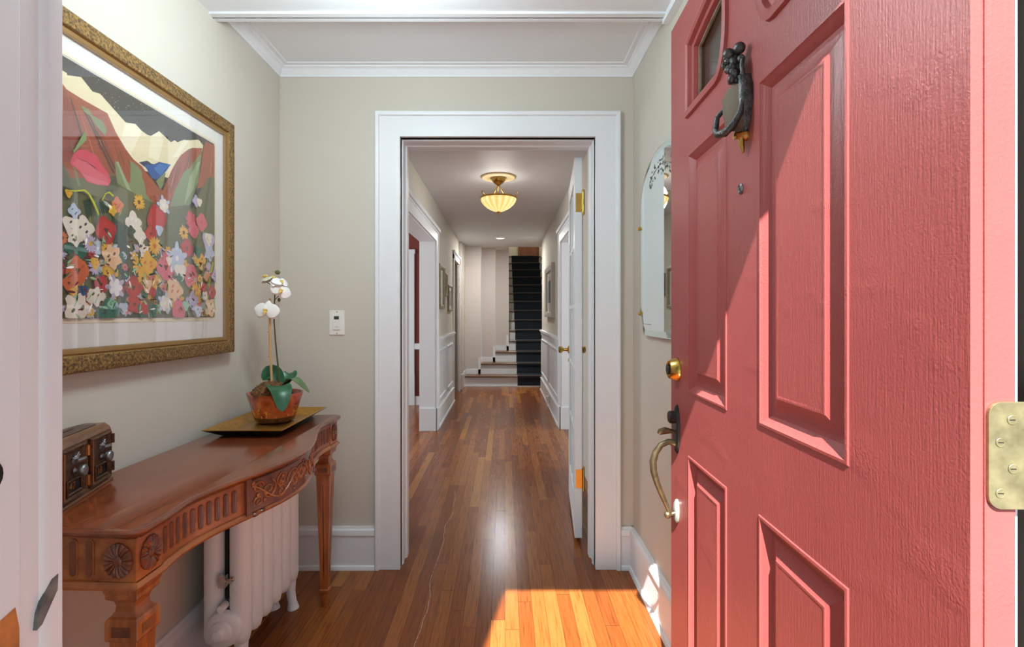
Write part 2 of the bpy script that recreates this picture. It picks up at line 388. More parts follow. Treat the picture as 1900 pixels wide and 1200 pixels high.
# doorway casing + jambs
cas = [(0, -.01), (0, .018), (.098, .018), (.101, .028), (.108, .031), (.116, .031), (.122, .024), (.122, -.0)]
w = MB(); w.frame(cas, (DL, DR, 0, DT), lambda u, v, t: (u, YB-t, v), closed=False, seal=True)
jam = [(.01, -.005), (0, -.005), (0, -.03), (-.006, -.034), (-.008, -.05), (-.004, -.056), (-.004, -.10), (-.012, -.105), (-.012, -.15), (-.002, -.155), (-.002, -.19), (.01, -.19)]
w.frame(jam, (DL, DR, 0, DT), lambda u, v, t: (u, YB-t, v), closed=False, seal=True)
struct('trim_3', w, white_paint, 'wide white moulded casing around the hall opening', 'trim', smooth=30)
w = MB(); w.box(DL-.02, DL, YB, YH, 0, DT); w.box(DR, DR+.02, YB, YH, 0, DT); w.box(DL-.02, DR+.02, YB, YH, DT, DT+.02)

struct('trim_4', w, white_paint, 'white jamb lining of the hall opening', 'trim', bevel=.002)
# entrance frame
w = MB()
w.prism([(-.56, YF0), (-.52, YF0), (-.52, .548), (-.523, .552), (-.523, .574), (-.52, .578), (-.519, .586), (-.519, .600), (-.524, .606), (-.56, .606)], 'Z', 0, 2.13)
w.box(-.66, -.56, YF1, .615, 0, 2.2)
jl = struct('trim_5', w, white_paint, 'white painted door jamb with chips at the near left edge', 'trim', smooth=30)
h = MB(); h.lathe([(.018, 0), (.018, .0012), (.014, .0016)], (-.5202, .512, 1.073), 20, 'X'); h.build('strike_hole', hole_m, jl)
def blotch(cx, cz, ry, rz, n=16, seed=1):
    r = random.Random(seed); return [(cx+ry*cos(2*pi*k/n)*r.uniform(.7, 1.1), cz+rz*sin(2*pi*k/n)*r.uniform(.75, 1.1)) for k in range(n)]
h = MB(); h.prism([(.500, .865), (.5475, .88), (.5475, .902), (.543, .926), (.529, .922), (.500, .912)], 'X', -.5202, -.5192)
tag(h.build('bare_patch', raw_wood, jl), 'bare orange-brown wood where the white paint has worn off')
h = MB(); h.prism([(.567, .887), (.574, .890), (.5935, .918), (.5945, .936), (.586, .934), (.577, .922), (.569, .904)], 'X', -.5232, -.5185)
tag(h.build('scuff_mark', smudge, jl), 'dark grey scuff on the white jamb')
w = MB(); w.box(.565, .60, YF0, .545, 0, 2.13); w.box(-.56, .60, YF0, YF1, 2.13, 2.17)
struct('trim_6', w, white_paint, 'white head and hinge jamb of the front door frame', 'trim', bevel=.002)
w = MB(); w.box(.5480, .5500, .553, .558, .02, 2.12); w.box(.5500, .5535, .553, .5575, .02, 2.12, 1)
struct('trim_7', w, [teal_seal, white_paint], 'thin teal and white weatherstrip beside the red door hinge edge', 'trim')
# ------------------------------------------------------------------ hall shell
SXL_ = .07; OL0, OL1 = 3.05, 5.46; OR0, OR1 = 4.1, 5.54; OZ = 2.03
w = MB(); w.box(HL-.165, HL, YH, OL0, 0, ZC); w.box(HL-.165, HL, OL1, 7.35, 0, ZC); w.box(HL-.165, HL, OL0, OL1, OZ, ZC); w.box(HL-.165, HL, 7.35, 8.2, 2.03, ZC)
w.box(HL-.09, HL-.02, 8.2, 8.7, 0, ZC); w.box(HL-.19, -.70, 8.76, 9.3, 0, ZC)
struct('wall_hall_left', w, wall_paint, 'beige left wall of the hall beyond the wide opening', 'wall')
w = MB(); w.box(HR, HR+.15, YH, OR0, 0, ZC); w.box(HR, HR+.15, OR1, 8.45, 0, ZC); w.box(HR, HR+.15, OR0, OR1, OZ, ZC)
struct('wall_hall_right', w, wall_paint, 'beige right wall of the hall with the framed picture', 'wall')
struct('ceiling_hall', MB().box(HL-.2, HR+.15, YH, 9.15, ZC, ZC+.25).box(HL-.2, SXL_, 9.15, 9.7, ZC, ZC+.25), hall_ceil, 'smooth white hall ceiling with two lamps', 'ceiling')
def opening(name, xw, sgn, y0, y1, z1, thick, label):
    """lining and casing of an opening in a wall that runs along y"""
    a, b = (xw, xw-sgn*thick)
    w = MB(); lo, hi = min(a, b), max(a, b)
    w.box(lo, hi, y0-.0, y0+.02, 0, z1); w.box(lo, hi, y1-.02, y1, 0, z1); w.box(lo, hi, y0, y1, z1-.02, z1)
    pr = [(-.012, 0), (-.012, .02), (.075, .02), (.08, .028), (.098, .028), (.10, .02), (.10, 0)]
    w.frame(pr, (y0, y1, 0, z1), lambda u, v, t: (xw+sgn*t, u, v), closed=False, seal=True)
    w.box(min(xw, xw+sgn*.03), max(xw, xw+sgn*.03), y1-.012, y1+.10, 0, .24)
    w.box(min(b, xw+sgn*.012), max(b, xw+sgn*.012), y1-.035, y1-.02, 0, .24)
    w.box(min(xw, xw+sgn*.045), max(xw, xw+sgn*.045), y0-.12, y1+.12, z1+.095, z1+.13)
    return struct(name, w, white_paint, label, 'trim', bevel=.002)
opening('trim_8', HL, 1, OL0, OL1, OZ, .165, 'white casing of the wide opening in the left hall wall')
opening('trim_9', HR, -1, OR0, OR1, OZ, .15, 'white casing of the opening in the right hall wall')
def wainscot(name, xw, sgn, y0, y1, label):
    w = MB(); F = lambda u, v, t: (xw+sgn*t, u, v)
    def bx(t, ya, yb, za, zb): w.box(min(xw, xw+sgn*t), max(xw, xw+sgn*t), ya, yb, za, zb)
    bx(.006, y0, y1, 0, .98)
    bx(.024, y0, y1, 0, .20); bx(.036, y0, y1, 0, .022); bx(.030, y0, y1, .19, .205)
    bx(.020, y0, y1, .90, .96); bx(.042, y0, y1, .96, .985)
    mid = (y0+y1)/2; pr = [(0, .006), (0, .016), (-.012, .022), (-.024, .016), (-.028, .006)]
    for a, b in ((y0+.10, mid-.06), (mid+.06, y1-.10)): w.frame(pr, (a, b, .28, .84), F)
    return struct(name, w, white_paint, label, 'wainscot', smooth=30)
wainscot('trim_10', HL, 1, OL1+.10, 7.3, 'white panelled wainscot and chair rail on the left hall wall')
wainscot('trim_11', HR, -1, OR1+.10, 8.45, 'white panelled wainscot and chair rail on the right hall wall')
# dark doorway and post at the end of the left hall wall
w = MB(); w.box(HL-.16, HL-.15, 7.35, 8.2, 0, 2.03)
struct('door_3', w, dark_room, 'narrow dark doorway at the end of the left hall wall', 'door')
w = MB(); w.box(HL-.0, HL+.02, 7.28, 7.36, 0, 2.10); w.box(HL-.0, HL+.02, 8.18, 8.27, 0, 2.1); w.box(HL, HL+.02, 7.28, 8.27, 2.03, 2.12); w.box(HL, HL+.035, 7.26, 8.29, 2.12, 2.15)
struct('trim_12', w, white_paint, 'white casing around the dark doorway left of the stairs', 'trim', bevel=.002)
w = MB(); w.box(-.83, -.715, 8.46, 8.76, 0, ZC); w.box(-.84, -.70, 8.44, 8.76, 0, .24)
struct('trim_13', w, plain('post_paint', srgb(206, 200, 196), .5), 'pale boxed corner post left of the staircase', 'trim', bevel=.002)
# left room
w = MB(); w.box(-3.6, HL-.19, 7.0, 7.1, 0, ZC); w.box(-3.6, -3.5, 2.7, 7.0, 0, ZC); w.box(-3.5, XL-.0, 2.6, 2.7, 0, ZC)
struct('wall_left_room', w, red_wall, 'dark red wall of the room seen through the left opening', 'wall')
struct('ceiling_left_room', MB().box(-3.6, HL-.19, 2.6, 7.1, ZC, ZC+.1), hall_ceil, 'white ceiling of the red room', 'ceiling')
w = MB(); w.box(-1.38, -1.235, 6.965, 7.0, 0, 2.1); w.box(-1.40, -1.225, 6.955, 7.0, 2.06, 2.12); w.box(-1.385, -1.23, 6.955, 6.99, 0, .42); w.box(-1.235, HL-.19, 6.98, 7.0, 0, .12); w.box(-1.235, HL-.19, 6.97, 7.0, .76, .84)
struct('trim_14', w, white_paint, 'white door casing and rails on the red wall', 'trim', bevel=.002)
# right room
w = MB(); w.box(HR+.15, 3.5, 7.0, 7.1, 0, ZC); w.box(3.4, 3.5, 2.7, 7.0, 0, ZC); w.box(XR+.12, 3.4, 2.6, 2.7, 0, ZC)
struct('wall_right_room', w, wall_paint, 'beige walls of the room through the right hall opening', 'wall')
struct('ceiling_right_room', MB().box(HR+.15, 3.5, 2.6, 7.1, ZC, ZC+.1), hall_ceil, 'white ceiling of the right side room', 'ceiling')
# ------------------------------------------------------------------ stairs
S0, RH, RD, SXL, SXR = 8.75, .1875, .27, .07, .88
LX = {1: -.69, 2: -.427, 3: -.176}
st = thing('staircase', 'straight white-riser staircase with widening oak bottom treads at hall end', 'staircase', (0, 0, 0))
for k in range(1, 15):
    y = S0+(k-1)*RD; z = k*RH; xl = LX.get(k, SXL)
    MB().box(xl, SXR, y+.01, y+RD+.03, z-RH, z-.028).build('riser', white_paint, st)
    xr = SXR
    MB().box(xl-.0, xr, y-.022, y+RD+.011, z-.028, z).build('tread', tread_wood, st, bevel=.008)
# wall panels stepping back with the treads, and their white skirting
pan = plain('stair_wall_paint', srgb(205, 198, 194), .6)
for n_, (k, x0, x1) in enumerate(((1, -.70, -.427), (2, -.427, -.176), (3, -.176, SXL))):
    y = S0+k*RD; struct('wall_stair_%d' % (n_+1), MB().box(x0, x1+.001, y, y+.12 if k < 3 else y+.12, k*RH, 2.44), pan, ('pale wall panel above the bottom stair tread', 'pale wall panel above the second stair tread', 'pale wall panel above the third stair tread')[n_], 'wall')
w = MB()
for k, x0, x1 in ((1, -.69, -.427), (2, -.427, -.176), (3, -.176, SXL)):
    y = S0+k*RD; w.box(x0, x1-.0, y-.016, y, k*RH, k*RH+.085)
    w.box(x1-.045, x1-.0, y-.016, y, k*RH, (k+1)*RH+.095)
w.box(-.715, -.69, S0-.02, S0+RD, 0, .26); w.box(-.69, .58, S0-.012, S0+.01, 0, .022)
struct('trim_15', w, white_paint, 'stepped white skirting beside the three bottom stairs', 'trim', bevel=.002)
w = MB(); w.box(SXL-.12, SXL, S0+3*RD+.12, 13.4, .7, 5); w.box(SXR, SXR+.1, 8.45, 13.4, 0, 5); w.box(SXL-.1, SXR, 13.3, 13.4, 2.4, 5); w.box(SXL-.12, SXR+.1, 9.10, 9.18, 2.69, 5); w.box(HR+.15, SXR+.1, 8.40, 8.45, 0, 2.7)
struct('wall_stairwell', w, plain('stairwell_paint', srgb(176, 164, 140), .7), 'tan walls of the stairwell above the landing', 'wall')
struct('ceiling_stairwell', MB().box(SXL-.12, SXR+.1, 9.1, 13.4, 5, 5.1), hall_ceil, 'ceiling over the stairwell', 'ceiling')
w = MB(); w.box(SXL, SXR, S0+13*RD+.28, 13.3, 2.40, 14*RH)
struct('floor_landing', w, carpet, 'dark carpeted landing at the top of the stairs', 'floor')
dw = thing('door_4', 'brown wooden door on the landing above the stairs', 'door', kind='structure')
w = MB(); w.box(.40, .80, 13.24, 13.29, 2.625, 4.6); w.build('panel', door_wood, dw, bevel=.004)
w = MB(); w.box(.80, .86, 13.22, 13.3, 2.625, 4.65); w.box(.34, .40, 13.22, 13.3, 2.625, 4.65); w.build('frame', door_wood, dw, bevel=.004)
# runner
run = thing('stair_runner', 'dark navy carpet runner down the staircase with tan edges at each nosing', 'carpet runner')
CX0, CX1 = .20, .81
w = MB(); th = .012
for k in range(1, 15):
    y = S0+(k-1)*RD; z = k*RH; x0 = .215-.0045*(k-1); 
    w.box(x0, CX1, y-.002-th, y+.012, z-RH+(.0 if k > 1 else .022), z-.02)
    w.box(x0, CX1, y-.022-th, y+RD+.002, z-.026, z+th)
w.build('pile', carpet, run)
for k in range(1, 15):
    y = S0+(k-1)*RD; z = k*RH
    MB().box(.215-.0045*(k-1)-.006, CX1, y-.022-th-.003, y-.022-th+.001, z+.002, z+.012).build('nosing_strip', tan_binding, run)
# newel bracket at the top right of the stairs
w = MB(); w.box(.825, SXR, 11.4, 11.9, 2.36, 2.50); w.box(.81, SXR, 11.38, 11.92, 2.50, 2.54)
struct('trim_16', w, pan, 'small white boxed ledge at the right of the upper stairs', 'trim', bevel=.01)

# ------------------------------------------------------------------ glazed hall door, swung open against the right
dang = math.atan2(.06, .74)
fd = thing('door_2', 'white glazed hall door standing open at the right of the opening', 'door', (.376, 2.765, 0), -dang, kind='structure')
# local: x across thickness (0 .. .04), y along the leaf
FW, FH = .74, 2.085
w = MB(); w.box(0, .04, 0, .10, .03, FH); w.box(0, .04, FW-.10, FW, .03, FH); w.box(0, .04, .10, FW-.10, .03, .24); w.box(0, .04, .10, FW-.10, FH-.11, FH)
w.build('stile_frame', white_paint, fd, bevel=.002)
mw = MB()
cols, rows = 3, 5
y0, y1, z0, z1 = .10, FW-.10, .24, FH-.11
for c in range(1, cols): y = y0+(y1-y0)*c/cols; mw.box(.004, .036, y-.011, y+.011, z0, z1)
for r in range(1, rows): z = z0+(z1-z0)*r/rows; mw.box(.004, .036, y0, y1, z-.011, z+.011)
mw.build('muntin', white_paint, fd, bevel=.003)
for c in range(cols):
    for r in range(rows):
        ya, yb = y0+(y1-y0)*c/cols, y0+(y1-y0)*(c+1)/cols; za, zb = z0+(z1-z0)*r/rows, z0+(z1-z0)*(r+1)/rows
        MB().box(.018, .021, ya, yb, za, zb).build('pane', pane_m, fd)
for z in (1.84, .35):
    w = MB(); w.box(.006, .040, -.003, 0, z-.05, z+.05); w.tube([(.046, -.006, z-.055), (.046, -.006, z+.055)], .007, 10)
    w.ball((.046, -.006, z+.062), .008); w.ball((.046, -.006, z-.062), .008)
    tag(w.build('hinge', brass, fd, smooth=40), 'brass butt hinge on the hall door edge')
for s_ in (-1, 1):
    x = 0 if s_ < 0 else .04
    k = MB(); k.lathe([(.026, x), (.026, x+s_*.006), (.012, x+s_*.010), (.009, x+s_*.035), (.018, x+s_*.045), (.024, x+s_*.058), (.018, x+s_*.070), (.004, x+s_*.072)], (0, FW-.06, 1.0), 20, 'X')
    k.lathe([(.012, x), (.012, x+s_*.005), (.004, x+s_*.006)], (0, FW-.06, .93), 14, 'X')
    k.build('door_knob', brass, fd, smooth=40)

# ------------------------------------------------------------------ front door (red), open towards the right wall
HX, HY, FX, FY = .498, .55, .526, 1.62
DW = sqrt((FX-HX)**2+(FY-HY)**2); ddir = math.atan2(-(FX-HX), FY-HY)
# local frame: +y along the leaf from the hinge, -x is the outward (exterior) face at x=0
fdoor = thing('door_1', 'open red six-panel front door with two small lites, hinged at right', 'door', (HX, HY, 0), ddir, kind='structure')
DH = 2.13; TH = .047; RC = .016
ycols = [0, .1985, .4793, .6376, .9067, DW]; g = lambda Y: Y-HY
PAN = [('panel', (.1985, .4793), (.20, .836)), ('panel', (.6376, .9067), (.20, .836)), ('panel', (.1985, .4793), (1.014, 1.705)), ('panel', (.6376, .9067), (1.014, 1.692))]
def lite(a, b, flip):
    # a = inner (towards the middle) edge, b = outer edge, seen as the left lite; the right one is its mirror image
    zb = 1.806; zt_out, zt_in = 2.005, 2.055
    pts = [(b, zb), (b, zt_out)]
    for k in range(1, 8): f = k/8; pts.append((b+(a-b)*f, zt_out+(zt_in-zt_out)*sin(f*pi/2)))
    pts += [(a, zt_in), (a, zb+.11)]
    for k in range(1, 6): t = k/6*pi/2; pts.append((a+(b-a)*.22*(1-cos(t)), zb+.11-.11*sin(t)))
    pts.append((a+(b-a)*.22, zb)); return pts
L1 = lite(.6376, .9067, 0); L2 = lite(.4793, .1985, 1)
def inset(pts, d):
    n = len(pts); cx = sum(p[0] for p in pts)/n; cy = sum(p[1] for p in pts)/n; out = []
    A = sum(pts[i][0]*pts[(i+1) % n][1]-pts[(i+1) % n][0]*pts[i][1] for i in range(n)); sg = 1 if A > 0 else -1
    for i in range(n):
        p, q, r = Vector(pts[i-1]), Vector(pts[i]), Vector(pts[(i+1) % n])
        e1 = (q-p).normalized(); e2 = (r-q).normalized(); n1 = Vector((-e1.y, e1.x))*sg; n2 = Vector((-e2.y, e2.x))*sg
        b = n1+n2; b = b/max(b.dot(n1), .35); out.append((q.x+b.x*d, q.y+b.y*d))
    return out
slab = MB()
outer = [(0, .012), (DW, .012), (DW, DH), (0, DH)]
holes = [[(a, c), (b, c), (b, d), (a, d)] for _, (a, b), (c, d) in PAN]+[L1, L2]
loops = [outer]+holes; flat = [p for lp in loops for p in lp]
tris = tessellate_polygon([[Vector((p[0], p[1], 0)) for p in lp] for lp in loops])
for x in (0, TH): slab.add([(x, p[0], p[1]) for p in flat], [tuple(t) for t in tris])
slab.add([(x, p[0], p[1]) for x in (0, TH) for p in outer], [(0, 1, 5, 4), (1, 2, 6, 5), (2, 3, 7, 6), (3, 0, 4, 7)])
slab.add([(TH-.001, p[0], p[1]) for lp in holes[:4] for p in lp], [tuple(range(4*i, 4*i+4)) for i in range(4)])
# edge strip standing just proud along the hinge edge, with the groove of the skin
slab.box(.0, .012, -.002, 0, .012, DH); slab.box(.015, TH, -.002, 0, .012, DH)
slabo = slab.build('leaf', red_door, fdoor, recalc=True)
pp = [(0, 0), (-.002, -.002), (-.007, -.0025), (-.010, .001), (-.013, .003), (-.024, RC*.9), (-.029, RC), (-.034, RC), (-.062, .0035), (-.0635, .0018), (-.066, .0015), (-.070, .0025)]
for nm, (a, b), (c, d) in PAN:
    w = MB(); w.frame(pp, (a, b, c, d), lambda u, v, t: (t, u, v))
    w.add([(.0025, a+.07, c+.07), (.0025, b-.07, c+.07), (.0025, b-.07, d-.07), (.0025, a+.07, d-.07)], [(0, 1, 2, 3)])
    w.build(nm, red_door, fdoor, smooth=25)
for lp in (L1, L2):
    w = MB(); prof = [(-.010, 0), (-.008, -.008), (.004, -.011), (.012, -.007), (.016, .004), (.026, .006), (.030, .018), (.030, .030)]
    rings = [[(t, p[0], p[1]) for p in inset(lp, d)] for d, t in prof]
    w.loft(rings, caps=False); lo = w.build('lite_frame', red_door, fdoor, smooth=30)
    w = MB(); w.prism(inset(lp, .030), 'X', .024, .027); w.build('pane', pane_m, lo)
    w = MB(); w.loft([[(t, p[0], p[1]) for p in inset(lp, d)] for d, t in ((.029, .018), (.036, .018), (.036, .024))], caps=False); w.build('glazing_strip', silver_frame, lo)
# knocker
kn = MB(); KY = 1.087-HY
kp = [(-.004, .186), (.014, .178), (.026, .158), (.024, .120), (.018, .090), (.008, .066), (-.008, .062), (-.020, .084), (-.026, .120), (-.026, .155), (-.018, .178)]
n0 = len(kp)
kn.loft([[(x, KY+p[0]*s, 1.56+p[1]*s2+of) for p in kp] for x, s, s2, of in ((0, 1.2, 1, 0), (-.012, 1.25, 1, 0), (-.020, 1.1, .97, .004), (-.024, .9, .92, .010))], 0)
kno = kn.build('knocker_plate', [knocker_m], fdoor, smooth=50)
w = MB(); w.loft([[(x-p[0]*.45, KY-.004+p[0]*s, 1.575+p[1]*s2) for p in kp] for x, s, s2 in ((-.016, .95, .82), (-.030, .92, .80), (-.032, .84, .76))]); tag(w.build('name_plate', plain('name_plate', srgb(92, 78, 60), .65, .3), kno, smooth=40), 'flat oval plate of the knocker')
w = MB()
rr = random.Random(3)
for k in range(34):
    a = rr.uniform(0, 2*pi); q = rr.uniform(0, 1)
    w.ball((-.012-rr.uniform(0, .026), KY+.020*cos(a)*q+.002, 1.762+.034*sin(a)*q), (.008, rr.uniform(.005, .009), rr.uniform(.006, .011)), 8, 6)
w.ball((-.034, KY+.008, 1.793), .0125); w.ball((-.018, KY-.008, 1.798), .0125)
w.tube([(-.014, KY-.016, 1.775), (-.018, KY-.020, 1.755), (-.014, KY-.018, 1.735)], .005)
w.build('figure_ornament', knocker_m, kno, smooth=60)
w = MB()
w.tube([(-.030, KY+.024, 1.690), (-.048, KY+.034, 1.668), (-.052, KY+.034, 1.640), (-.052, KY+.020, 1.626), (-.046, KY, 1.622), (-.034, KY-.014, 1.634), (-.022, KY-.022, 1.656), (-.016, KY-.024, 1.690)], [.005, .006, .007, .008, .009, .008, .007, .005], 10)
w.build('knocker_ring', knocker_m, kno, smooth=60)
w = MB(); w.lathe([(.012, 0), (.012, -.006), (.007, -.02), (.009, -.026), (.004, -.028)], (0, KY-.004, 1.615), 16, 'X'); w.tube([(-.012, KY-.004, 1.612), (-.012, KY-.006, 1.594), (-.010, KY-.008, 1.578)], [.007, .006, .003], 8)
w.build('strike_stud', brass, kno, smooth=50)
w = MB(); w.lathe([(.0095, 0), (.0095, -.003), (.007, -.006), (.006, -.004), (.0025, -.004), (.0025, -.007)], (0, 1.11-HY, 1.509), 20, 'X', mod=lambda a, r, h: 1+.25*abs(sin(a)))
w.build('keyhole_cover', pewter, fdoor, smooth=40)
# deadbolt
w = MB(); w.lathe([(.036, 0), (.036, -.004), (.034, -.008), (.028, -.026), (.025, -.028), (.024, -.024), (.016, -.024)], (0, 1.556-HY, 1.070), 32, 'X')
db = w.build('deadbolt', brass, fdoor, smooth=40)
w = MB(); w.lathe([(.016, -.022), (.016, -.030), (.014, -.032)], (0, 1.556-HY, 1.070), 24, 'X'); w.box(-.0325, -.032, 1.556-HY-.0012, 1.556-HY+.0012, 1.063, 1.077); w.build('cylinder', bronze, db, smooth=40)
# handleset
HSY = 1.556-HY
pl = [(HSY+.026*cos(a), .889+.074*sin(a)) for a in [2*pi*k/28 for k in range(28)]]
w = MB(); w.loft([[(x, HSY+(p[0]-HSY)*s, .889+(p[1]-.889)*s) for p in pl] for x, s in ((0, 1), (-.004, 1), (-.009, .86))])
hs = w.build('handle_plate', bronze, fdoor, smooth=40)
w = MB(); w.lathe([(.019, -.004), (.019, -.024), (.016, -.027), (.004, -.027)], (0, HSY, .925), 24, 'X'); w.build('lock_cylinder', bronze, hs, smooth=40)
w = MB(); w.tube([(-.005, HSY, .878), (-.020, HSY, .882), (-.038, HSY, .884), (-.054, HSY, .880), (-.058, HSY, .874)], [.006, .007, .011, .010, .004], 10, flat=.45); w.build('thumb_latch', grip_m, hs, smooth=50)
w = MB(); gp = [(-.006, .846), (-.028, .850), (-.050, .840), (-.066, .818), (-.074, .790), (-.072, .760), (-.062, .725), (-.050, .695), (-.038, .668), (-.028, .645), (-.022, .632)]
w.tube([(x, HSY, z) for x, z in gp], [.012, .009, .009, .010, .011, .0105, .009, .008, .0075, .007, .008], 12); w.ball((-.030, HSY, .628), .011); w.tube([(-.03, HSY, .628), (-.004, HSY, .634)], .008, 10)
w.build('grip', grip_m, hs, smooth=60)
w = MB(); w.loft([[(x, HSY+.018*s*cos(2*pi*k/24), .640+.036*s*sin(2*pi*k/24)) for k in range(24)] for x, s in ((0, 1), (-.005, 1), (-.010, .75))]); tag(w.build('lower_rosette', pale_metal, hs, smooth=40), 'pale oval lower mount of the handle')
# hinge leaf on the door edge
w = MB(); hp = arc(.030, 1.130, .014, 90, 180, 6)+arc(.030, 1.044, .014, 180, 270, 6)+[(.062, 1.030), (.062, 1.144)]
w.prism([(x, z) for x, z in hp], 'Y', -.006, -.0025)
hg = w.build('hinge', old_brass, fdoor, bevel=.001)
for k, (x, z) in enumerate(((.040, 1.125), (.028, 1.101), (.041, 1.073), (.028, 1.047))):
    w = MB(); w.lathe([(.0052, -.0065), (.0048, -.0068), (.0015, -.0061)], (x, 0, z), 14, 'Y'); w.box(x-.003, x+.003, -.0066, -.0062, z-.0006, z+.0006, 1); w.build('screw', [old_brass, hole_m], hg, smooth=40)
w = MB(); w.tube([(.066, -.004, 1.030), (.066, -.004, 1.144)], .007, 12); w.build('knuckle', old_brass, hg, smooth=50)
# ------------------------------------------------------------------ console table
TX, TY, TZ = -1.083, 1.64, .80
tbl = thing('console_table', 'carved cherry console table with serpentine front against the left wall', 'table', (TX, TY, 0), -math.atan(.022))
LH = .605
def front(y):
    a = abs(y); d = .350
    if a < .45: d += .095*(.5+.5*cos(pi*a/.45))
    if a > .40: d += .012*min(1, (a-.40)/.12)**1.5
    return d
def outline(off=0, n=64, rc=.035, back=.002):
    pts = [(back, -LH+off), ]
    # near end with a slight hollow, rounded corner, serpentine front, far end
    for k in range(1, 6): x = .30*k/6; pts.append((x, -LH+off+.008*sin(pi*x/.31)))
    cx = front(LH-rc)-rc; raw = []
    for k in range(9): t = -pi/2+pi/2*k/8; raw.append((cx+rc*cos(t), -LH+rc+rc*sin(t)))
    ys = [-LH+rc+(2*LH-2*rc)*k/n for k in range(1, n)]
    raw += [(front(y), y) for y in ys]
    for k in range(9): t = pi/2*k/8; raw.append((cx+rc*cos(t), LH-rc+rc*sin(t)))
    m = len(raw)
    for i in range(m):
        p, r = Vector(raw[max(i-1, 0)]), Vector(raw[min(i+1, m-1)]); e = (r-p).normalized(); nn = Vector((e.y, -e.x))
        q = Vector(raw[i])-nn*off; pts.append((q.x, q.y))
    for k in range(5, 0, -1): x = .30*k/6; pts.append((x, LH-off-.008*sin(pi*x/.31)))
    pts.append((back, LH-off)); return pts
w = MB()
prof = [(.018, .777), (.016, .781), (.006, .784), (.001, .789), (0, .794), (.003, .798), (.008, .7995), (.010, .799), (.014, .7992), (.017, .80)]
w.loft([[(x, y, z) for x, y in outline(o)] for o, z in prof])
w.build('table_top', cherry_top, tbl, smooth=35)
# apron: front, ends, back
def ribbon(y0, y1, off0, off1, z0, z1, n=40):
    a = []; b = []
    for k in range(n+1):
        y = y0+(y1-y0)*k/n; a.append((front(y)-off0, y)); b.append((front(y)-off1, y))
    return [p for p in a]+[p for p in reversed(b)]
AZ0, AZ1 = .688, .779
w = MB(); w.prism(ribbon(-LH+.09, LH-.09, .022, .042, 0, 0), 'Z', AZ0, AZ1); w.build('front_apron', cherry, tbl, smooth=35)
for s in (-1, 1):
    w = MB(); w.box(.03, .30, s*(LH-.024)-(.018 if s > 0 else 0), s*(LH-.024)+(.018 if s < 0 else 0), AZ0, AZ1); ea = w.build('end_apron', cherry, tbl)
    for k in range(5):
        x = .275-.034*k; yy = s*(LH-.024)
        for d, mt, e in ((.0, cherry_dark, .0015),):
            q = MB(); cap = arc(x, .765, .010, 0, 180, 8)+arc(x, .705, .010, 180, 360, 8)
            q.prism(cap, 'Y', yy-.0005, yy+s*.0018); cap2 = arc(x, .765, .0072, 0, 180, 8)+arc(x, .705, .0072, 180, 360, 8)
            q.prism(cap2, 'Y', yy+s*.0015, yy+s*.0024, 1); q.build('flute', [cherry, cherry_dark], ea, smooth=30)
w = MB(); w.box(.01, .028, -LH+.05, LH-.05, AZ0, AZ1); w.build('back_apron', cherry, tbl)
w = MB()
def rim(off):
    pts = [(.012, -LH+off)]; c = front(LH)-off
    pts += [(c, -LH+off), (c, -LH+.10)]; pts += [(front(-LH+.10+(2*LH-.2)*k/50)-off, -LH+.10+(2*LH-.2)*k/50) for k in range(51)]
    pts += [(c, LH-.10), (c, LH-off), (.012, LH-off)]; return pts
w.loft([[(x, y, z) for x, y in rim(o)] for o, z in ((.020, .674), (.012, .675), (.010, .680), (.013, .685), (.018, .689))])
w.build('rim_moulding', cherry, tbl, smooth=35)
# fluting on the front, either side of the carved centre
def onfront(y, z, t):
    e = .004; d = (front(y+e)-front(y-e))/(2*e); n = Vector((1, -d, 0)).normalized(); return (front(y)-.022+n.x*t, y+n.y*t, z)
for s in (-1, 1):
    for k in range(11):
        yc = s*(.262+.0255*k)
        if abs(yc) > LH-.098: break
        q = MB(); ring = [(yc+.0075*cos(a), (.758 if sin(a) > 0 else .712)+.0075*sin(a)) for a in [2*pi*i/20 for i in range(20)]]
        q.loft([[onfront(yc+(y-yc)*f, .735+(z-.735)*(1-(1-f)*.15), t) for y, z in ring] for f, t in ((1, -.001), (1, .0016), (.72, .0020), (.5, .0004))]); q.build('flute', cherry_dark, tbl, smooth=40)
# carved centre panel with scrolls, leaves and border
w = MB(); n = 40; YC = .222
rows = [(.686, 0), (.686, .006), (.690, .009), (.774, .009), (.778, .006), (.778, 0)]
w.loft([[onfront(-YC+2*YC*k/n, z, t) for z, t in rows] for k in range(n+1)])
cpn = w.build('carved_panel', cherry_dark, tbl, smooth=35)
cv = MB()
def sc(yc, zc, r, turns, sgn, ph, rad=.0028):
    pts = [];
    for k in range(30):
        t = k/29; a = ph+sgn*turns*2*pi*t; q = r*(1-.82*t); pts.append(onfront(yc+q*cos(a), max(.690, min(.775, zc+q*sin(a))), .010))
    cv.tube(pts, [rad*(1-.5*k/29) for k in range(30)], 6)
rr = random.Random(11)
for s in (-1, 1):
    sc(s*.045, .732, .034, 1.6, s, 0 if s > 0 else pi); sc(s*.105, .745, .024, 1.4, -s, .5); sc(s*.105, .712, .020, 1.4, s, 2.2); sc(s*.155, .735, .028, 1.5, s, 1.2)
    sc(s*.192, .752, .018, 1.3, -s, 0); sc(s*.192, .712, .016, 1.3, s, 3)
    cv.tube([onfront(s*y, .732+.030*cos(y*28), .010) for y in [.215*k/30 for k in range(31)]], .0026, 6)
    for k in range(22):
        y = s*rr.uniform(.01, .21); z = rr.uniform(.697, .768); p = onfront(y, z, .0095); cv.ball(p, (.0035, rr.uniform(.004, .009), rr.uniform(.003, .008)), 8, 5)
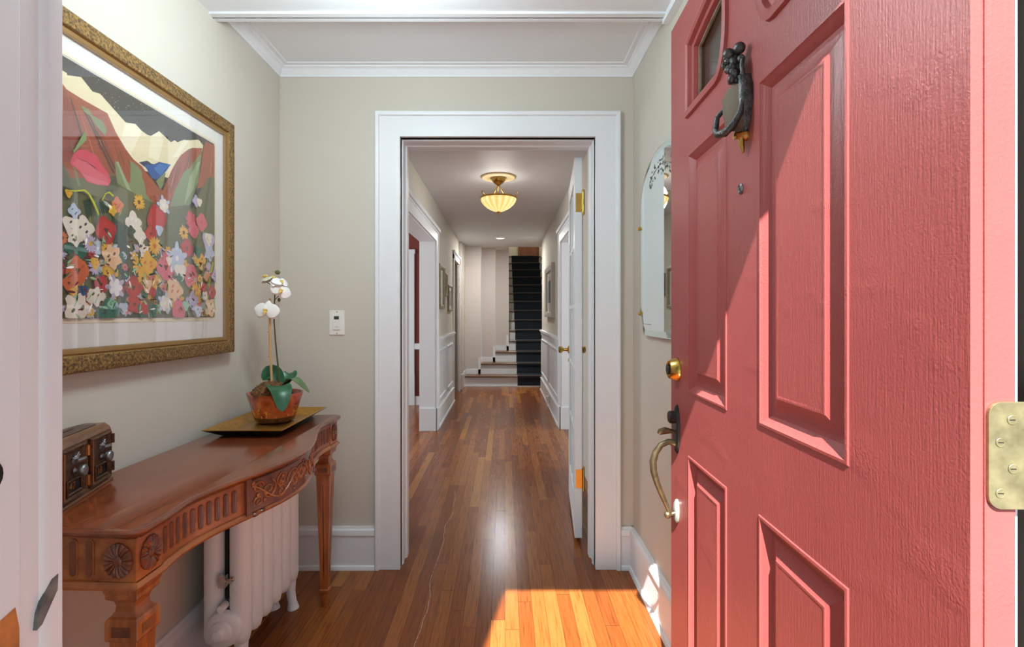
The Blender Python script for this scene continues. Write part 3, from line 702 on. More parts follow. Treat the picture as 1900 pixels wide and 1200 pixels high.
for k in range(9): a = 2*pi*k/9; p = onfront(.014*cos(a), .733+.014*sin(a), .010); cv.ball(p, (.004, .006, .006), 8, 5)
cv.build('relief', cherry, cpn, smooth=60)
for s in (-1, 1):
    q = MB(); 
    q.loft([[onfront(s*YC+d, z, t) for z, t in ((.676, 0), (.676, .010), (.782, .010), (.782, 0))] for d in (-.008, .008)])
    q.ball(onfront(s*(YC-.02), .680, .006), (.012, .014, .007), 10, 6); q.ball(onfront(s*(YC-.045), .682, .006), (.010, .012, .005), 10, 6)
    q.build('panel_bracket', cherry_dark, cpn, smooth=40)
# legs
def leg(cx, cy, fronty=True, sgn=1, rear=False):
    w = MB(); P = [(.040, .689), (.040, .675), (.038, .674), (.036, .664), (.034, .660), (.034, .650), (.030, .646), (.0235, .640), (.021, .630), (.022, .620), (.027, .611), (.033, .607), (.0345, .600), (.0345, .566), (.033, .562), (.029, .560), (.0285, .54), (.0155, .075), (.019, .071), (.019, .058), (.0155, .054), (.014, 0)]
    w.loft([[(cx-h, cy-h, z), (cx+h, cy-h, z), (cx+h, cy+h, z), (cx-h, cy+h, z)] for h, z in P])
    l = w.build('leg', cherry_v, tbl, bevel=.0012, seg=1)
    q = MB()
    for ax, s in (('Y', -1), ('Y', 1), ('X', 1)):
        c = cy if ax == 'Y' else cx; o = cx if ax == 'Y' else cy
        q.prism([(o-.020, .573), (o+.020, .573), (o+.020, .593), (o-.020, .593)], ax, c+s*.0342, c+s*.0352)
        q.loft([[((o+d, c+s*(hh), z) if ax == 'Y' else (c+s*(hh), o+d, z)) for d, hh in ((-.0022, hh0), (-.0022, hh0+.0006), (.0022, hh0+.0006), (.0022, hh0))] for z, hh0 in ((.52, .0282), (.12, .0172))])
    q.build('inlay', cherry_dark, l)
    return l
LF = front(LH)-.022-.034
for s in (-1, 1):
    cy = s*(LH-.024-.034); leg(LF, cy); leg(.045, cy)
    # square corner block above the leg, with a rosette on each outer face
    w = MB(); w.box(LF-.040, LF+.037, cy-.036-(.004 if s < 0 else 0), cy+.036+(.004 if s > 0 else 0), .689, .779)
    cb = w.build('corner_block', cherry, tbl, bevel=.0015)
    def rosette(pos, axis, sg):
        q = MB(); nr, na = 7, 80; rings = []
        for i, (r, h) in enumerate(((.0315, 0), (.0315, .003), (.026, .0055), (.018, .0055), (.009, .003), (.0075, .005), (.003, .0065))):
            ring = []
            for k in range(na):
                a = 2*pi*k/na; pet = abs(sin(a*9)); rad = r*(1+(.05*pet-.025 if i < 3 else 0)); hh = h*(.45+.75*pet) if 0 < i < 5 else h
                u, v = rad*cos(a)*.96, rad*sin(a)*1.12
                ring.append((pos[0]+u, pos[1]+sg*hh, pos[2]+v) if axis == 'Y' else (pos[0]+sg*hh, pos[1]+u, pos[2]+v))
            rings.append(ring)
        q.loft(rings); q.build('rosette', cherry_dark, cb, smooth=50)
    rosette((LF, cy+s*.0405, .734), 'Y', s); rosette((LF+.0375, cy, .734), 'X', 1)

# ------------------------------------------------------------------ radiator
rd = thing('radiator', 'white cast-iron column radiator under the console table', 'radiator', (0, 0, 0))
ry0, pitch, ns = 1.755, .080, 6
for k in range(ns):
    y = ry0+k*pitch; w = MB()
    for cx in (-.905, -.992):
        ring = lambda z, a, b: [(cx+a*cos(t)*(1 if abs(cos(t)) < .8 else .94), y+b*sin(t), z) for t in [2*pi*i/24 for i in range(24)]]
        w.loft([ring(.115, .020, .018), ring(.125, .030, .032), ring(.15, .0355, .037), ring(.60, .0355, .037), ring(.63, .030, .032), ring(.645, .015, .015)])
    w.tube([(-.985, y, .60), (-.945, y, .625), (-.905, y, .60)], .03, 12); w.tube([(-.985, y, .16), (-.905, y, .16)], .03, 12)
    if k in (0, ns-1):
        for cx in (-.905, -.985): w.tube([(cx, y, .14), (cx+.004, y, .07), (cx+.010, y, .03), (cx+.014, y, 0)], [.026, .018, .017, .024], 12)
    w.build('section', rad_paint, rd, smooth=50)
for z in (.18, .58): w = MB(); w.tube([(-.945, ry0-.035, z), (-.945, ry0+pitch*(ns-1)+.03, z)], .028, 16); w.build('header_tube', rad_paint, rd, smooth=50)
w = MB(); w.lathe([(.058, -.025), (.058, -.045), (.050, -.054), (.038, -.056), (.034, -.066), (.024, -.070), (.016, -.082), (.004, -.084)], (-.940, ry0-.005, .185), 32, 'Y', mod=lambda a, r, h: 1+(.03*sin(6*a) if r < .026 else 0))
w.build('end_boss', rad_paint, rd, smooth=40)
w = MB(); w.lathe([(.012, -.02), (.012, -.055), (.008, -.058)], (-.946, ry0, .255), 16, 'Y'); w.build('end_plug', rad_paint, rd, smooth=40)
w = MB(); w.box(-.957, -.934, ry0-.050, ry0-.026, .323, .362); w.tube([(-.934, ry0-.038, .343), (-.916, ry0-.040, .343)], .008, 12); w.ball((-.914, ry0-.04, .350), .009)
tag(w.build('air_vent', chrome, rd, bevel=.002), 'small chrome air vent on the radiator end')
w = MB(); w.box(-.954, -.943, ry0-.01, ry0+.38, .27, .58); tag(w.build('gap_shade', black, rd), 'dark strip standing in for the shade between the columns')  # black strip: shade of the gap put in as colour

# ------------------------------------------------------------------ framed print
pt = thing('framed_print', 'large gilt-framed print of flowers and mountains on the left wall', 'picture', (XL, 1.52, 1.532))
PX = -1.08; Y0, Y1, Z0, Z1 = 1.02, 2.022, 1.095, 1.972; fwid = .062
def pmap(u, v, t): return (XL+t, u, v)
def loc(mb): mb.v = [(x-XL, y-1.52, z-1.532) for x, y, z in mb.v]; return mb
inn = (Y0+fwid, Y1-fwid, Z0+fwid-.006, Z1-fwid+.012)
w = MB(); w.frame([(.062, 0), (.062, .030), (.058, .034), (.052, .036), (.020, .036), (.018, .034)], inn, pmap)
w.frame([(.018, .034), (.016, .028), (.012, .031), (.004, .030), (0, .027), (-.001, .014)], inn, pmap, 1)
loc(w).build('frame', [gilt_relief_m, gold], pt, smooth=40)
w = MB(); w.box(PX-.004, PX, inn[0], inn[1], inn[2], inn[3]); loc(w)
w.build('mat_board', mat_board, pt)
AY0, AY1, AZ0_, AZ1_ = 1.14, 1.900, 1.227, 1.868
w = MB(); w.frame([(.008, .0), (.008, .0012), (.0, .0012)], (AY0-.004, AY1+.004, AZ0_-.004, AZ1_+.004), lambda u, v, t: (PX+t, u, v)); loc(w).build('mat_bevel', cream_bevel, pt)
PAL = {k: srgb(*v) for k, v in dict(sky=(52, 46, 40), cream=(232, 218, 180), cream2=(242, 232, 204), red1=(156, 74, 44), red2=(136, 62, 42), dark=(70, 48, 36), green1=(122, 136, 92), green2=(156, 170, 130), navy=(34, 52, 84), blue=(30, 84, 150), blue2=(54, 116, 180), olive=(98, 98, 62), olive2=(74, 78, 48), darkg=(34, 62, 44), lime=(176, 176, 52), white=(240, 238, 236), pale=(232, 222, 206), peach=(232, 190, 146), salm=(214, 126, 84), orange=(206, 100, 52), yel=(226, 172, 44), brown=(110, 64, 36), crim=(176, 32, 34), red=(190, 40, 40), maroon=(96, 20, 28), pink=(206, 66, 88), rose=(214, 96, 112), lilac=(190, 176, 206), wash=(186, 196, 216), teal=(34, 104, 84), mint=(140, 196, 160), star=(236, 232, 216)).items()}
ART_P = [('cream',[(1.247,1.825),(1.259,1.825),(1.302,1.84),(1.338,1.819),(1.363,1.824),(1.455,1.782),(1.493,1.792),(1.52,1.781),(1.543,1.778),(1.559,1.78),(1.596,1.808),(1.652,1.792),(1.671,1.805),(1.685,1.803),(1.719,1.823),(1.748,1.831),(1.8,1.851),(1.81,1.848),(1.829,1.84),(1.816,1.797),(1.719,1.731),(1.636,1.673),(1.562,1.669),(1.472,1.66),(1.355,1.698),(1.247,1.74)]),('cream2',[(1.455,1.782),(1.493,1.792),(1.52,1.781),(1.472,1.691),(1.435,1.722)]),('cream2',[(1.559,1.78),(1.596,1.808),(1.616,1.783),(1.591,1.711),(1.548,1.714)]),('cream2',[(1.719,1.823),(1.748,1.831),(1.69,1.758),(1.658,1.745)]),('red1',[(1.247,1.799),(1.259,1.79),(1.312,1.785),(1.388,1.782),(1.419,1.74),(1.455,1.707),(1.485,1.686),(1.52,1.677),(1.538,1.663),(1.566,1.648),(1.586,1.634),(1.636,1.618),(1.69,1.563),(1.493,1.556),(1.373,1.559),(1.247,1.569)]),('red2',[(1.247,1.792),(1.262,1.772),(1.304,1.708),(1.304,1.625),(1.247,1.608)]),('red2',[(1.338,1.748),(1.373,1.718),(1.443,1.621),(1.419,1.615),(1.355,1.684)]),('dark',[(1.304,1.763),(1.309,1.765),(1.415,1.626),(1.407,1.624)]),('dark',[(1.32,1.755),(1.324,1.757),(1.435,1.619),(1.429,1.618)]),('dark',[(1.268,1.775),(1.271,1.776),(1.307,1.695),(1.3,1.693)]),('green1',[(1.3,1.768),(1.324,1.768),(1.338,1.757),(1.373,1.753),(1.385,1.737),(1.381,1.718),(1.348,1.735),(1.334,1.75),(1.31,1.757)]),('navy',[(1.507,1.684),(1.543,1.7),(1.562,1.696),(1.611,1.707),(1.611,1.683),(1.538,1.676)]),('blue',[(1.529,1.683),(1.571,1.697),(1.596,1.712),(1.652,1.72),(1.616,1.678),(1.586,1.654),(1.562,1.653),(1.543,1.671)]),('blue2',[(1.571,1.685),(1.601,1.71),(1.642,1.717),(1.601,1.67)]),('red1',[(1.601,1.609),(1.621,1.641),(1.652,1.698),(1.679,1.737),(1.701,1.765),(1.742,1.798),(1.766,1.811),(1.822,1.828),(1.816,1.778),(1.748,1.684),(1.663,1.606),(1.611,1.595)]),('red2',[(1.652,1.698),(1.679,1.737),(1.701,1.744),(1.663,1.645),(1.626,1.619)]),('red2',[(1.742,1.798),(1.766,1.811),(1.754,1.741),(1.701,1.672)]),('red1',[(1.842,1.859),(1.9,1.863),(1.9,1.743),(1.855,1.702),(1.791,1.676),(1.816,1.759),(1.829,1.83)]),('green1',[(1.797,1.791),(1.816,1.807),(1.822,1.826),(1.797,1.7),(1.754,1.612),(1.636,1.561),(1.668,1.636),(1.719,1.716),(1.748,1.736)]),('green2',[(1.797,1.772),(1.81,1.776),(1.772,1.672),(1.719,1.604),(1.748,1.702)]),('green1',[(1.472,1.679),(1.498,1.674),(1.52,1.661),(1.538,1.598),(1.586,1.568),(1.493,1.54),(1.419,1.6),(1.415,1.666),(1.443,1.621),(1.472,1.614)]),('green2',[(1.419,1.66),(1.427,1.662),(1.493,1.569),(1.476,1.565)]),('green1',[(1.581,1.648),(1.621,1.686),(1.626,1.684),(1.611,1.639),(1.601,1.626)]),('red1',[(1.52,1.677),(1.538,1.663),(1.586,1.634),(1.611,1.607),(1.581,1.578),(1.552,1.614),(1.52,1.642)]),('olive',[(1.9,1.743),(1.9,1.523),(1.81,1.509),(1.748,1.574),(1.816,1.679),(1.862,1.737)]),('olive2',[(1.862,1.733),(1.879,1.737),(1.835,1.552),(1.822,1.569)]),('olive',[(1.247,1.608),(1.271,1.576),(1.338,1.593),(1.402,1.625),(1.423,1.601),(1.493,1.588),(1.611,1.573),(1.748,1.61),(1.816,1.549),(1.9,1.523),(1.9,1.227),(1.247,1.23)]),('olive2',[(1.373,1.61),(1.419,1.621),(1.427,1.584),(1.385,1.55)]),('olive2',[(1.247,1.595),(1.265,1.574),(1.287,1.523),(1.247,1.514)]),('darkg',[(1.307,1.527),(1.329,1.538),(1.338,1.495),(1.317,1.48)]),('darkg',[(1.341,1.529),(1.385,1.545),(1.404,1.519),(1.366,1.503)]),('darkg',[(1.439,1.363),(1.52,1.298),(1.52,1.229),(1.435,1.229)]),('darkg',[(1.402,1.507),(1.455,1.487),(1.468,1.334),(1.411,1.36)]),('pink',[(1.269,1.615),(1.279,1.638),(1.293,1.652),(1.317,1.66),(1.353,1.655),(1.368,1.636),(1.391,1.621),(1.401,1.602),(1.391,1.586),(1.353,1.579),(1.32,1.578),(1.3,1.598),(1.273,1.608)]),('rose',[(1.276,1.612),(1.289,1.63),(1.303,1.628),(1.317,1.629),(1.342,1.622),(1.372,1.613),(1.391,1.603),(1.389,1.588),(1.353,1.581),(1.324,1.581),(1.3,1.598)]),('maroon',[(1.289,1.63),(1.313,1.631),(1.342,1.625),(1.357,1.617),(1.342,1.621),(1.317,1.629)]),('lime',[(1.831,1.236),(1.852,1.326),(1.866,1.384),(1.887,1.431),(1.894,1.427),(1.876,1.368),(1.862,1.302),(1.855,1.23),(1.831,1.23)]),('green1',[(1.278,1.604),(1.284,1.606),(1.3,1.561),(1.293,1.56)]),('lime',[(1.247,1.54),(1.279,1.547),(1.306,1.556),(1.32,1.549),(1.338,1.53),(1.353,1.501),(1.349,1.498),(1.331,1.528),(1.317,1.546),(1.303,1.551),(1.276,1.542)]),('lime',[(1.361,1.541),(1.372,1.561),(1.387,1.57),(1.403,1.563),(1.401,1.558),(1.385,1.565),(1.375,1.559),(1.364,1.54)]),('green1',[(1.26,1.673),(1.273,1.644),(1.306,1.706),(1.313,1.686),(1.283,1.65),(1.273,1.638)])]
ART_F = [('blob','pale','dark',1.269,1.456,0.025,0),('blob','pale','dark',1.306,1.457,0.029,1),('blob','pale','dark',1.279,1.43,0.022,2),('daisy','lilac','yel',1.326,1.42,0.025,0),('blob','salm','red',1.419,1.542,0.019,1),('blob','yel','lime',1.401,1.522,0.014,2),('blob','wash','teal',1.276,1.494,0.017,1),('blob','yel','orange',1.26,1.535,0.01,0),('daisy','yel','brown',1.502,1.566,0.026,0),('poppy','crim','maroon',1.378,1.463,0.035,0),('blob','peach','brown',1.399,1.393,0.032,3),('daisy','lilac','yel',1.342,1.36,0.024,1),('blob','yel','orange',1.342,1.372,0.015,0),('poppy','orange','brown',1.286,1.347,0.034,1),('poppy','orange','maroon',1.26,1.314,0.019,2),('poppy','crim','maroon',1.361,1.317,0.024,4),('poppy','crim','maroon',1.479,1.314,0.032,2),('poppy','crim','maroon',1.484,1.266,0.026,5),('blob','pale','olive2',1.286,1.253,0.037,2),('blob','pale','olive2',1.342,1.284,0.024,2),('blob','teal','darkg',1.387,1.243,0.033,1),('blob','teal','darkg',1.296,1.396,0.017,1),('blob','teal','darkg',1.26,1.4,0.014,2),('blob','mint','teal',1.399,1.267,0.015,1),('colum','white','lilac',1.411,1.311,0.034,0),('daisy','yel','orange',1.506,1.379,0.033,2),('daisy','yel','brown',1.516,1.343,0.023,1),('blob','blue','navy',1.303,1.299,0.013,0),('blob','wash','lilac',1.44,1.255,0.016,0),('daisy','yel','orange',1.273,1.292,0.014,1),('blob','teal','darkg',1.516,1.25,0.02,0),('blob','pale','white',1.479,1.502,0.029,1),('blob','darkg','teal',1.47,1.475,0.016,1),('blob','pale','white',1.506,1.468,0.023,1),('blob','pale','lilac',1.525,1.424,0.02,3),('colum','pale','white',1.61,1.579,0.03,0),('poppy','crim','red',1.579,1.531,0.042,0),('poppy','crim','maroon',1.551,1.481,0.024,1),('daisy','yel','orange',1.569,1.446,0.031,0),('daisy','pink','orange',1.747,1.562,0.031,0),('poppy','rose','pink',1.811,1.562,0.03,2),('poppy','rose','pink',1.765,1.527,0.027,1),('daisy','yel','brown',1.71,1.51,0.028,1),('blob','lilac','wash',1.778,1.63,0.019,1),('blob','pale','yel',1.798,1.631,0.014,0),('blob','wash','mint',1.589,1.498,0.016,0),('poppy','crim','maroon',1.728,1.46,0.032,2),('blob','lilac','white',1.852,1.5,0.035,0),('blob','pale','yel',1.852,1.512,0.02,0),('blob','wash','lilac',1.859,1.461,0.029,2),('poppy','rose','maroon',1.62,1.386,0.041,1),('poppy','rose','maroon',1.747,1.37,0.038,3),('colum','wash','lilac',1.675,1.42,0.051,1),('blob','pale','white',1.636,1.409,0.014,0),('blob','pale','white',1.693,1.377,0.028,0),('blob','yel','olive',1.804,1.426,0.028,1),('blob','yel','orange',1.539,1.388,0.034,1),('daisy','yel','orange',1.579,1.333,0.029,2),('blob','peach','orange',1.664,1.317,0.038,2),('blob','peach','brown',1.866,1.261,0.033,2),('blob','peach','orange',1.534,1.324,0.02,0),('blob','darkg','teal',1.589,1.296,0.024,1),('poppy','red','pink',1.559,1.305,0.015,0),('colum','pale','lilac',1.615,1.272,0.034,2),('poppy','rose','red',1.687,1.251,0.035,0),('daisy','yel','orange',1.778,1.322,0.031,0),('blob','lilac','wash',1.759,1.283,0.029,1),('blob','mint','wash',1.722,1.267,0.017,0),('poppy','crim','maroon',1.873,1.318,0.025,1),('blob','teal','darkg',1.687,1.355,0.015,1),('blob','lilac','pink',1.894,1.378,0.021,1),('blob','salm','orange',1.838,1.373,0.016,1),('poppy','crim','red',1.525,1.257,0.02,2),('blob','teal','darkg',1.791,1.456,0.02,0),('blob','teal','darkg',1.559,1.25,0.021,0),('blob','wash','teal',1.791,1.248,0.02,0)]
art = MB(); lay = [0]
def clipY(p): return (min(max(p[0], AY0), AY1), min(max(p[1], AZ0_), AZ1_))
def apoly(col, pts):
    pts = [clipY(p) for p in pts]; q = [pts[0]]
    for p in pts[1:]:
        if abs(p[0]-q[-1][0])+abs(p[1]-q[-1][1]) > .0004: q.append(p)
    if len(q) > 2 and abs(q[0][0]-q[-1][0])+abs(q[0][1]-q[-1][1]) < .0004: q.pop()
    if len(q) < 3: return
    lay[0] += 1; x = PX+.0012+lay[0]*2.2e-6
    ts = tessellate_polygon([[Vector((a, b, 0)) for a, b in q]])
    art.add([(x, a, b) for a, b in q], [tuple(t) if True else t for t in ts], 0, PAL[col])
apoly('sky', [(AY0, AZ0_), (AY1, AZ0_), (AY1, AZ1_), (AY0, AZ1_)])
rs = random.Random(5)
for k in range(420):
    y, z = rs.uniform(AY0, AY1), rs.uniform(1.64, AZ1_); r = rs.choice((.0007, .0009, .0013)); apoly('star', [(y+r*cos(t), z+r*sin(t)) for t in (0, 1.57, 3.14, 4.71)])
# hidden left margin of the scene continues the slope and meadow
apoly('cream', [(AY0, 1.80), (1.20, 1.835), (1.26, 1.83), (1.26, 1.6), (AY0, 1.6)]); apoly('red1', [(AY0, 1.76), (1.24, 1.80), (1.26, 1.6), (AY0, 1.6)]); apoly('olive', [(AY0, 1.6), (1.26, 1.6), (1.26, AZ0_), (AY0, AZ0_)])
def strata(crest, dy, lo, hi, n):
    for k in range(n):
        f = rs.random()*(len(crest)-1.001); i = int(f); f -= i; y = crest[i][0]+(crest[i+1][0]-crest[i][0])*f; z = crest[i][1]+(crest[i+1][1]-crest[i][1])*f; L_ = rs.uniform(lo, hi); wd = rs.uniform(.0007, .0018)
        apoly(rs.choice(('dark', 'red2', 'red2', 'salm')), [(y, z-.004), (y+dy*L_+wd, z-L_), (y+dy*L_-wd, z-L_)])
for i_, (col, pts) in enumerate(ART_P[:38]):
    apoly(col, pts)
    if i_ == 3:
        for k in range(30): y = rs.uniform(1.36, 1.86); z = rs.uniform(1.68, 1.74); apoly('pale', [(y, z+.03), (y+.0012, z+.03), (y-.03, z-.03)])
    if i_ == 6: strata(ART_P[4][1][1:13], .45, .05, .22, 70)
    if i_ == 16: strata(ART_P[14][1][3:8], -.35, .05, .16, 40)
    if i_ == 17: strata(ART_P[17][1][0:2], -.1, .05, .12, 12)
# strata lines on the slopes, blades of grass in the meadow
for k in range(70):
    y = rs.uniform(1.25, 1.86); z = rs.uniform(1.24, 1.52); h = rs.uniform(.02, .07); s = rs.uniform(-.02, .02)
    apoly(rs.choice(('green1', 'green2', 'darkg', 'teal', 'lime', 'olive2')), [(y-.002, z), (y+s-.0006, z+h), (y+s+.0006, z+h), (y+.002, z)])
def blob(col, y, z, r, rg, lob=5, amp=.18, ph=0, sq=1):
    apoly(col, [(y+r*(1+amp*sin(lob*t+ph)+rg.uniform(-.06, .06))*cos(t), z+sq*r*(1+amp*sin(lob*t+ph)+rg.uniform(-.06, .06))*sin(t)) for t in [2*pi*k/22 for k in range(22)]])
def petal(col, y, z, a, r0, r1, wd):
    ca, sa = cos(a), sin(a); P = [(r0, -wd*.4), (r0+(r1-r0)*.6, -wd), (r1*.94, -wd*.6), (r1, 0), (r1*.94, wd*.6), (r0+(r1-r0)*.6, wd), (r0, wd*.4)]
    apoly(col, [(y+u*ca-v*sa, z+u*sa+v*ca) for u, v in P])
def flower(kind, c1, c2, y, z, r, rot, rg):
    if kind == 'blob':
        blob(c1, y, z, r, rg, 3+int(rot), .2, rot)
        for k in range(3): a = rg.uniform(0, 6.28); blob(c2, y+r*.4*cos(a), z+r*.4*sin(a), r*.14, rg, 2, .3)
    elif kind == 'poppy':
        blob(c1, y, z, r, rg, 4, .10, rot); 
        for k in range(4):
            a = rot+k*1.57+.5; blob('red' if c1 == 'crim' else c1, y+r*.35*cos(a), z+r*.35*sin(a), r*.5, rg, 3, .1)
            petal('maroon' if c1 in ('crim', 'rose') else c2, y, z, a+.7, r*.15, r*.85, r*.02)
        blob(c2, y, z, r*.2, rg, 3, .3)
    elif kind == 'daisy':
        for k in range(15): a = rot+k*2*pi/15+rg.uniform(-.1, .1); petal(c1, y, z, a, r*.1, r*rg.uniform(.8, 1.05), r*.13)
        blob(c2, y, z, r*.24, rg)
    elif kind == 'colum':
        for k in range(5): a = rot+.6+k*2*pi/5; petal('lilac' if c1 == 'white' else 'wash', y, z, a, 0, r*1.1, r*.22)
        for k in range(5): a = rot+k*2*pi/5; petal(c1, y, z, a, 0, r*.75, r*.27)
        blob('white', y, z, r*.16, rg)
for k in range(170):
    y = rs.uniform(AY0+.02, AY1-.02); z = AZ0_+.015+.2*rs.random()**1.2; r = rs.uniform(.008, .02)
    c1, c2 = rs.choice((('crim', 'maroon'), ('yel', 'brown'), ('pale', 'dark'), ('lilac', 'yel'), ('salm', 'brown'), ('rose', 'maroon'), ('teal', 'darkg'), ('wash', 'white'), ('yel', 'orange')))
    flower(rs.choice(('blob', 'poppy', 'daisy', 'colum')), c1, c2, y, z, r, rs.uniform(0, 6), rs)
for kd, c1, c2, y, z, r, rot in ART_F: flower(kd, c1, c2, y, z, r, rot, rs)
for k in range(170):
    y = rs.uniform(AY0+.02, AY1-.01); z = rs.uniform(1.235, 1.46); a = rs.uniform(0, 6.28); petal(rs.choice(('teal', 'darkg', 'green2', 'white', 'maroon', 'mint')), y, z, a, .001, rs.uniform(.012, .03), rs.uniform(.001, .0035))
for col, pts in ART_P[38:]: apoly(col, pts)
loc(art).build('print', print_m, pt, recalc=False)
w = MB(); w.box(PX+.008, PX+.010, inn[0], inn[1], inn[2], inn[3]); loc(w).build('glazing', glass_m, pt)

# ------------------------------------------------------------------ little double letterbox bank
bdir = math.atan2(.065, .24)
bx = thing('letterbox_bank', 'small carved wooden box with two numbered metal doors at the near end of the table', 'box', (-.975, 1.105, TZ), bdir)
# local: face in the plane x = 0, length along y (0 .. .26), depth towards -x
BL, BD, BH = .262, .078, .152
w = MB(); w.prism([(-BD, .004), (0, .004), (0, BH-.016), (-.004, BH-.008), (-.014, BH), (-BD, BH)], 'Y', 0, BL); w.build('body', box_wood, bx, bevel=.004, seg=3)
w = MB(); w.box(-BD+.002, .004, -.003, BL+.003, 0, .008); w.build('plinth', box_wood, bx, bevel=.002)
w = MB(); w.box(-.062, -.022, .03, BL-.03, BH-.001, BH+.002); w.box(-.050, -.046, .08, .18, BH+.0015, BH+.0028, 1); w.build('lid_panel', [box_metal, black], bx, bevel=.001)
for k, (ya, num) in enumerate(((.018, '47'), (.142, '18'))):
    yb = ya+.104
    w = MB(); w.frame([(0, 0), (0, .006), (-.004, .009), (-.009, .007), (-.012, .003), (-.012, 0)], (ya, yb, .014, .134), lambda u, v, t: (t, u, v)); w.box(0, .003, ya+.01, yb-.01, .024, .124)
    dr_ = w.build('door', box_metal, bx, smooth=30)
    w = MB(); w.box(.003, .0075, ya+.008, ya+.013, .02, .128); w.build('edge_strip', copper_edge, dr_)
    w = MB(); w.frame([(0, 0), (0, .004), (-.003, .0055), (-.006, .003)], (ya+.020, yb-.018, .026, .062), lambda u, v, t: (.003+t, u, v)); w.build('window_rim', box_metal, dr_)
    w = MB(); w.box(.003, .0042, ya+.026, yb-.024, .031, .057); w.build('window', black, dr_)
    f = bpy.data.curves.new('number', 'FONT'); f.body = num; f.size = .024; f.extrude = .0006; f.align_x = 'CENTER'; f.align_y = 'CENTER'
    tf = bpy.data.objects.new('number', f); COL.objects.link(tf); bpy.context.view_layer.update(); nme = bpy.data.meshes.new_from_object(tf.evaluated_get(bpy.context.evaluated_depsgraph_get())); bpy.data.objects.remove(tf); fo = bpy.data.objects.new('number', nme); COL.objects.link(fo); fo.parent = dr_; fo.location = (.0047, (ya+yb)/2-.006, .044); fo.rotation_euler = (pi/2, 0, pi/2); nme.materials.clear(); nme.materials.append(copper_edge)
    w = MB(); w.lathe([(.008, .003), (.006, .008), (.006, .012), (.013, .014), (.014, .020), (.012, .024), (.003, .0255)], (0, (ya+yb)/2+.010, .076), 24, 'X', mod=lambda a, r, h: 1+.03*sin(12*a)); w.build('dial_knob', pewter, dr_, smooth=40)
    w = MB(); w.lathe([(.012, .003), (.010, .006), (.004, .010), (.004, .016)], (0, (ya+yb)/2+.010, .101), 20, 'X'); w.tube([(.014, (ya+yb)/2-.008, .103), (.016, (ya+yb)/2+.010, .101), (.015, (ya+yb)/2+.026, .101)], [.004, .005, .004], 8)
    for q in range(8): a = pi*q/7; w.tube([(.004, (ya+yb)/2+.010, .101), (.005, (ya+yb)/2+.010+.020*cos(a), .101+.020*sin(a))], [.002, .0008], 6)
    w.build('latch', pewter, dr_, smooth=40)
    for z in (.040, .112): w = MB(); w.box(.003, .009, yb-.006, yb+.010, z-.011, z+.011); w.tube([(.010, yb+.002, z-.012), (.010, yb+.002, z+.012)], .003, 8); w.build('hinge', copper_edge if k == 0 else box_metal, dr_)

# ------------------------------------------------------------------ tray
TRX0, TRX1, TRY0, TRY1 = -1.068, -.785, 1.80, 2.255
tr = MB(); rz = TZ+.028
def rr4(i, z): return [(TRX0+i, TRY0+i, z), (TRX1-i, TRY0+i, z), (TRX1-i, TRY1-i, z), (TRX0+i, TRY1-i, z)]
tr.loft([rr4(.045, TZ+.001), rr4(.0, rz-.001)], 1, caps=False); tr.add(rr4(.045, TZ+.001), [(0, 1, 2, 3)], 1)
tr.loft([rr4(0, rz-.001), rr4(0, rz+.0015), rr4(.006, rz+.0015), rr4(.045, TZ+.005)], 0, caps=False); tr.add(rr4(.045, TZ+.005), [(0, 1, 2, 3)], 0)
tro = tr.build('tray', [tray_gold, black], None, recalc=False); tag(tro, 'rectangular antique-gold tray with flared rim at the far end of the console table', 'tray')
# ------------------------------------------------------------------ orchid in glazed pot
OX, OY = -.925, 2.06
po = thing('potted_orchid', 'white artificial orchid in an orange-brown glazed bowl on the gold tray', 'orchid', (OX, OY, TZ+.006))
def oc(x): return (x-937)/950
w = MB(); sq = lambda a, r, h: 1+.05*abs(cos(2*a))**2*(1 if h > .05 else .4)
w.lathe([(.060, 0), (.068, .004), (.074, .012), (.080, .03), (.086, .055), (.094, .085), (.103, .114), (.104, .118), (.100, .118), (.092, .10), (.086, .07), (.02, .07)], (0, 0, 0), 56, 'Z', mod=sq)
w.build('pot', pot_m, po, smooth=60)
w = MB(); n, m = 36, 14; rg = random.Random(2)
rings = []
for k in range(m+1):
    t = pi/2*k/m; rings.append([(-.012+(.078*cos(t)*(1+rg.uniform(-.06, .06))+.001)*cos(2*pi*i/n), (.078*cos(t)*(1+rg.uniform(-.06, .06))+.001)*sin(2*pi*i/n), .098+.064*sin(t)*(1+rg.uniform(-.07, .07))) for i in range(n)])
w.loft(rings); 
for k in range(60):
    a = rg.uniform(0, 6.28); q = rg.uniform(.02, .068); x, y, z = -.012+q*cos(a), q*sin(a), .10+.055*sqrt(max(0, 1-(q/.072)**2))
    w.tube([(x, y, z-.006), (x+rg.uniform(-.012, .012), y+rg.uniform(-.012, .012), z+rg.uniform(.002, .010)), (x+rg.uniform(-.02, .02), y+rg.uniform(-.02, .02), z+rg.uniform(-.006, .006))], .0009, 4)
mo = w.build('moss', moss_m, po, smooth=60); mo['kind'] = 'stuff'
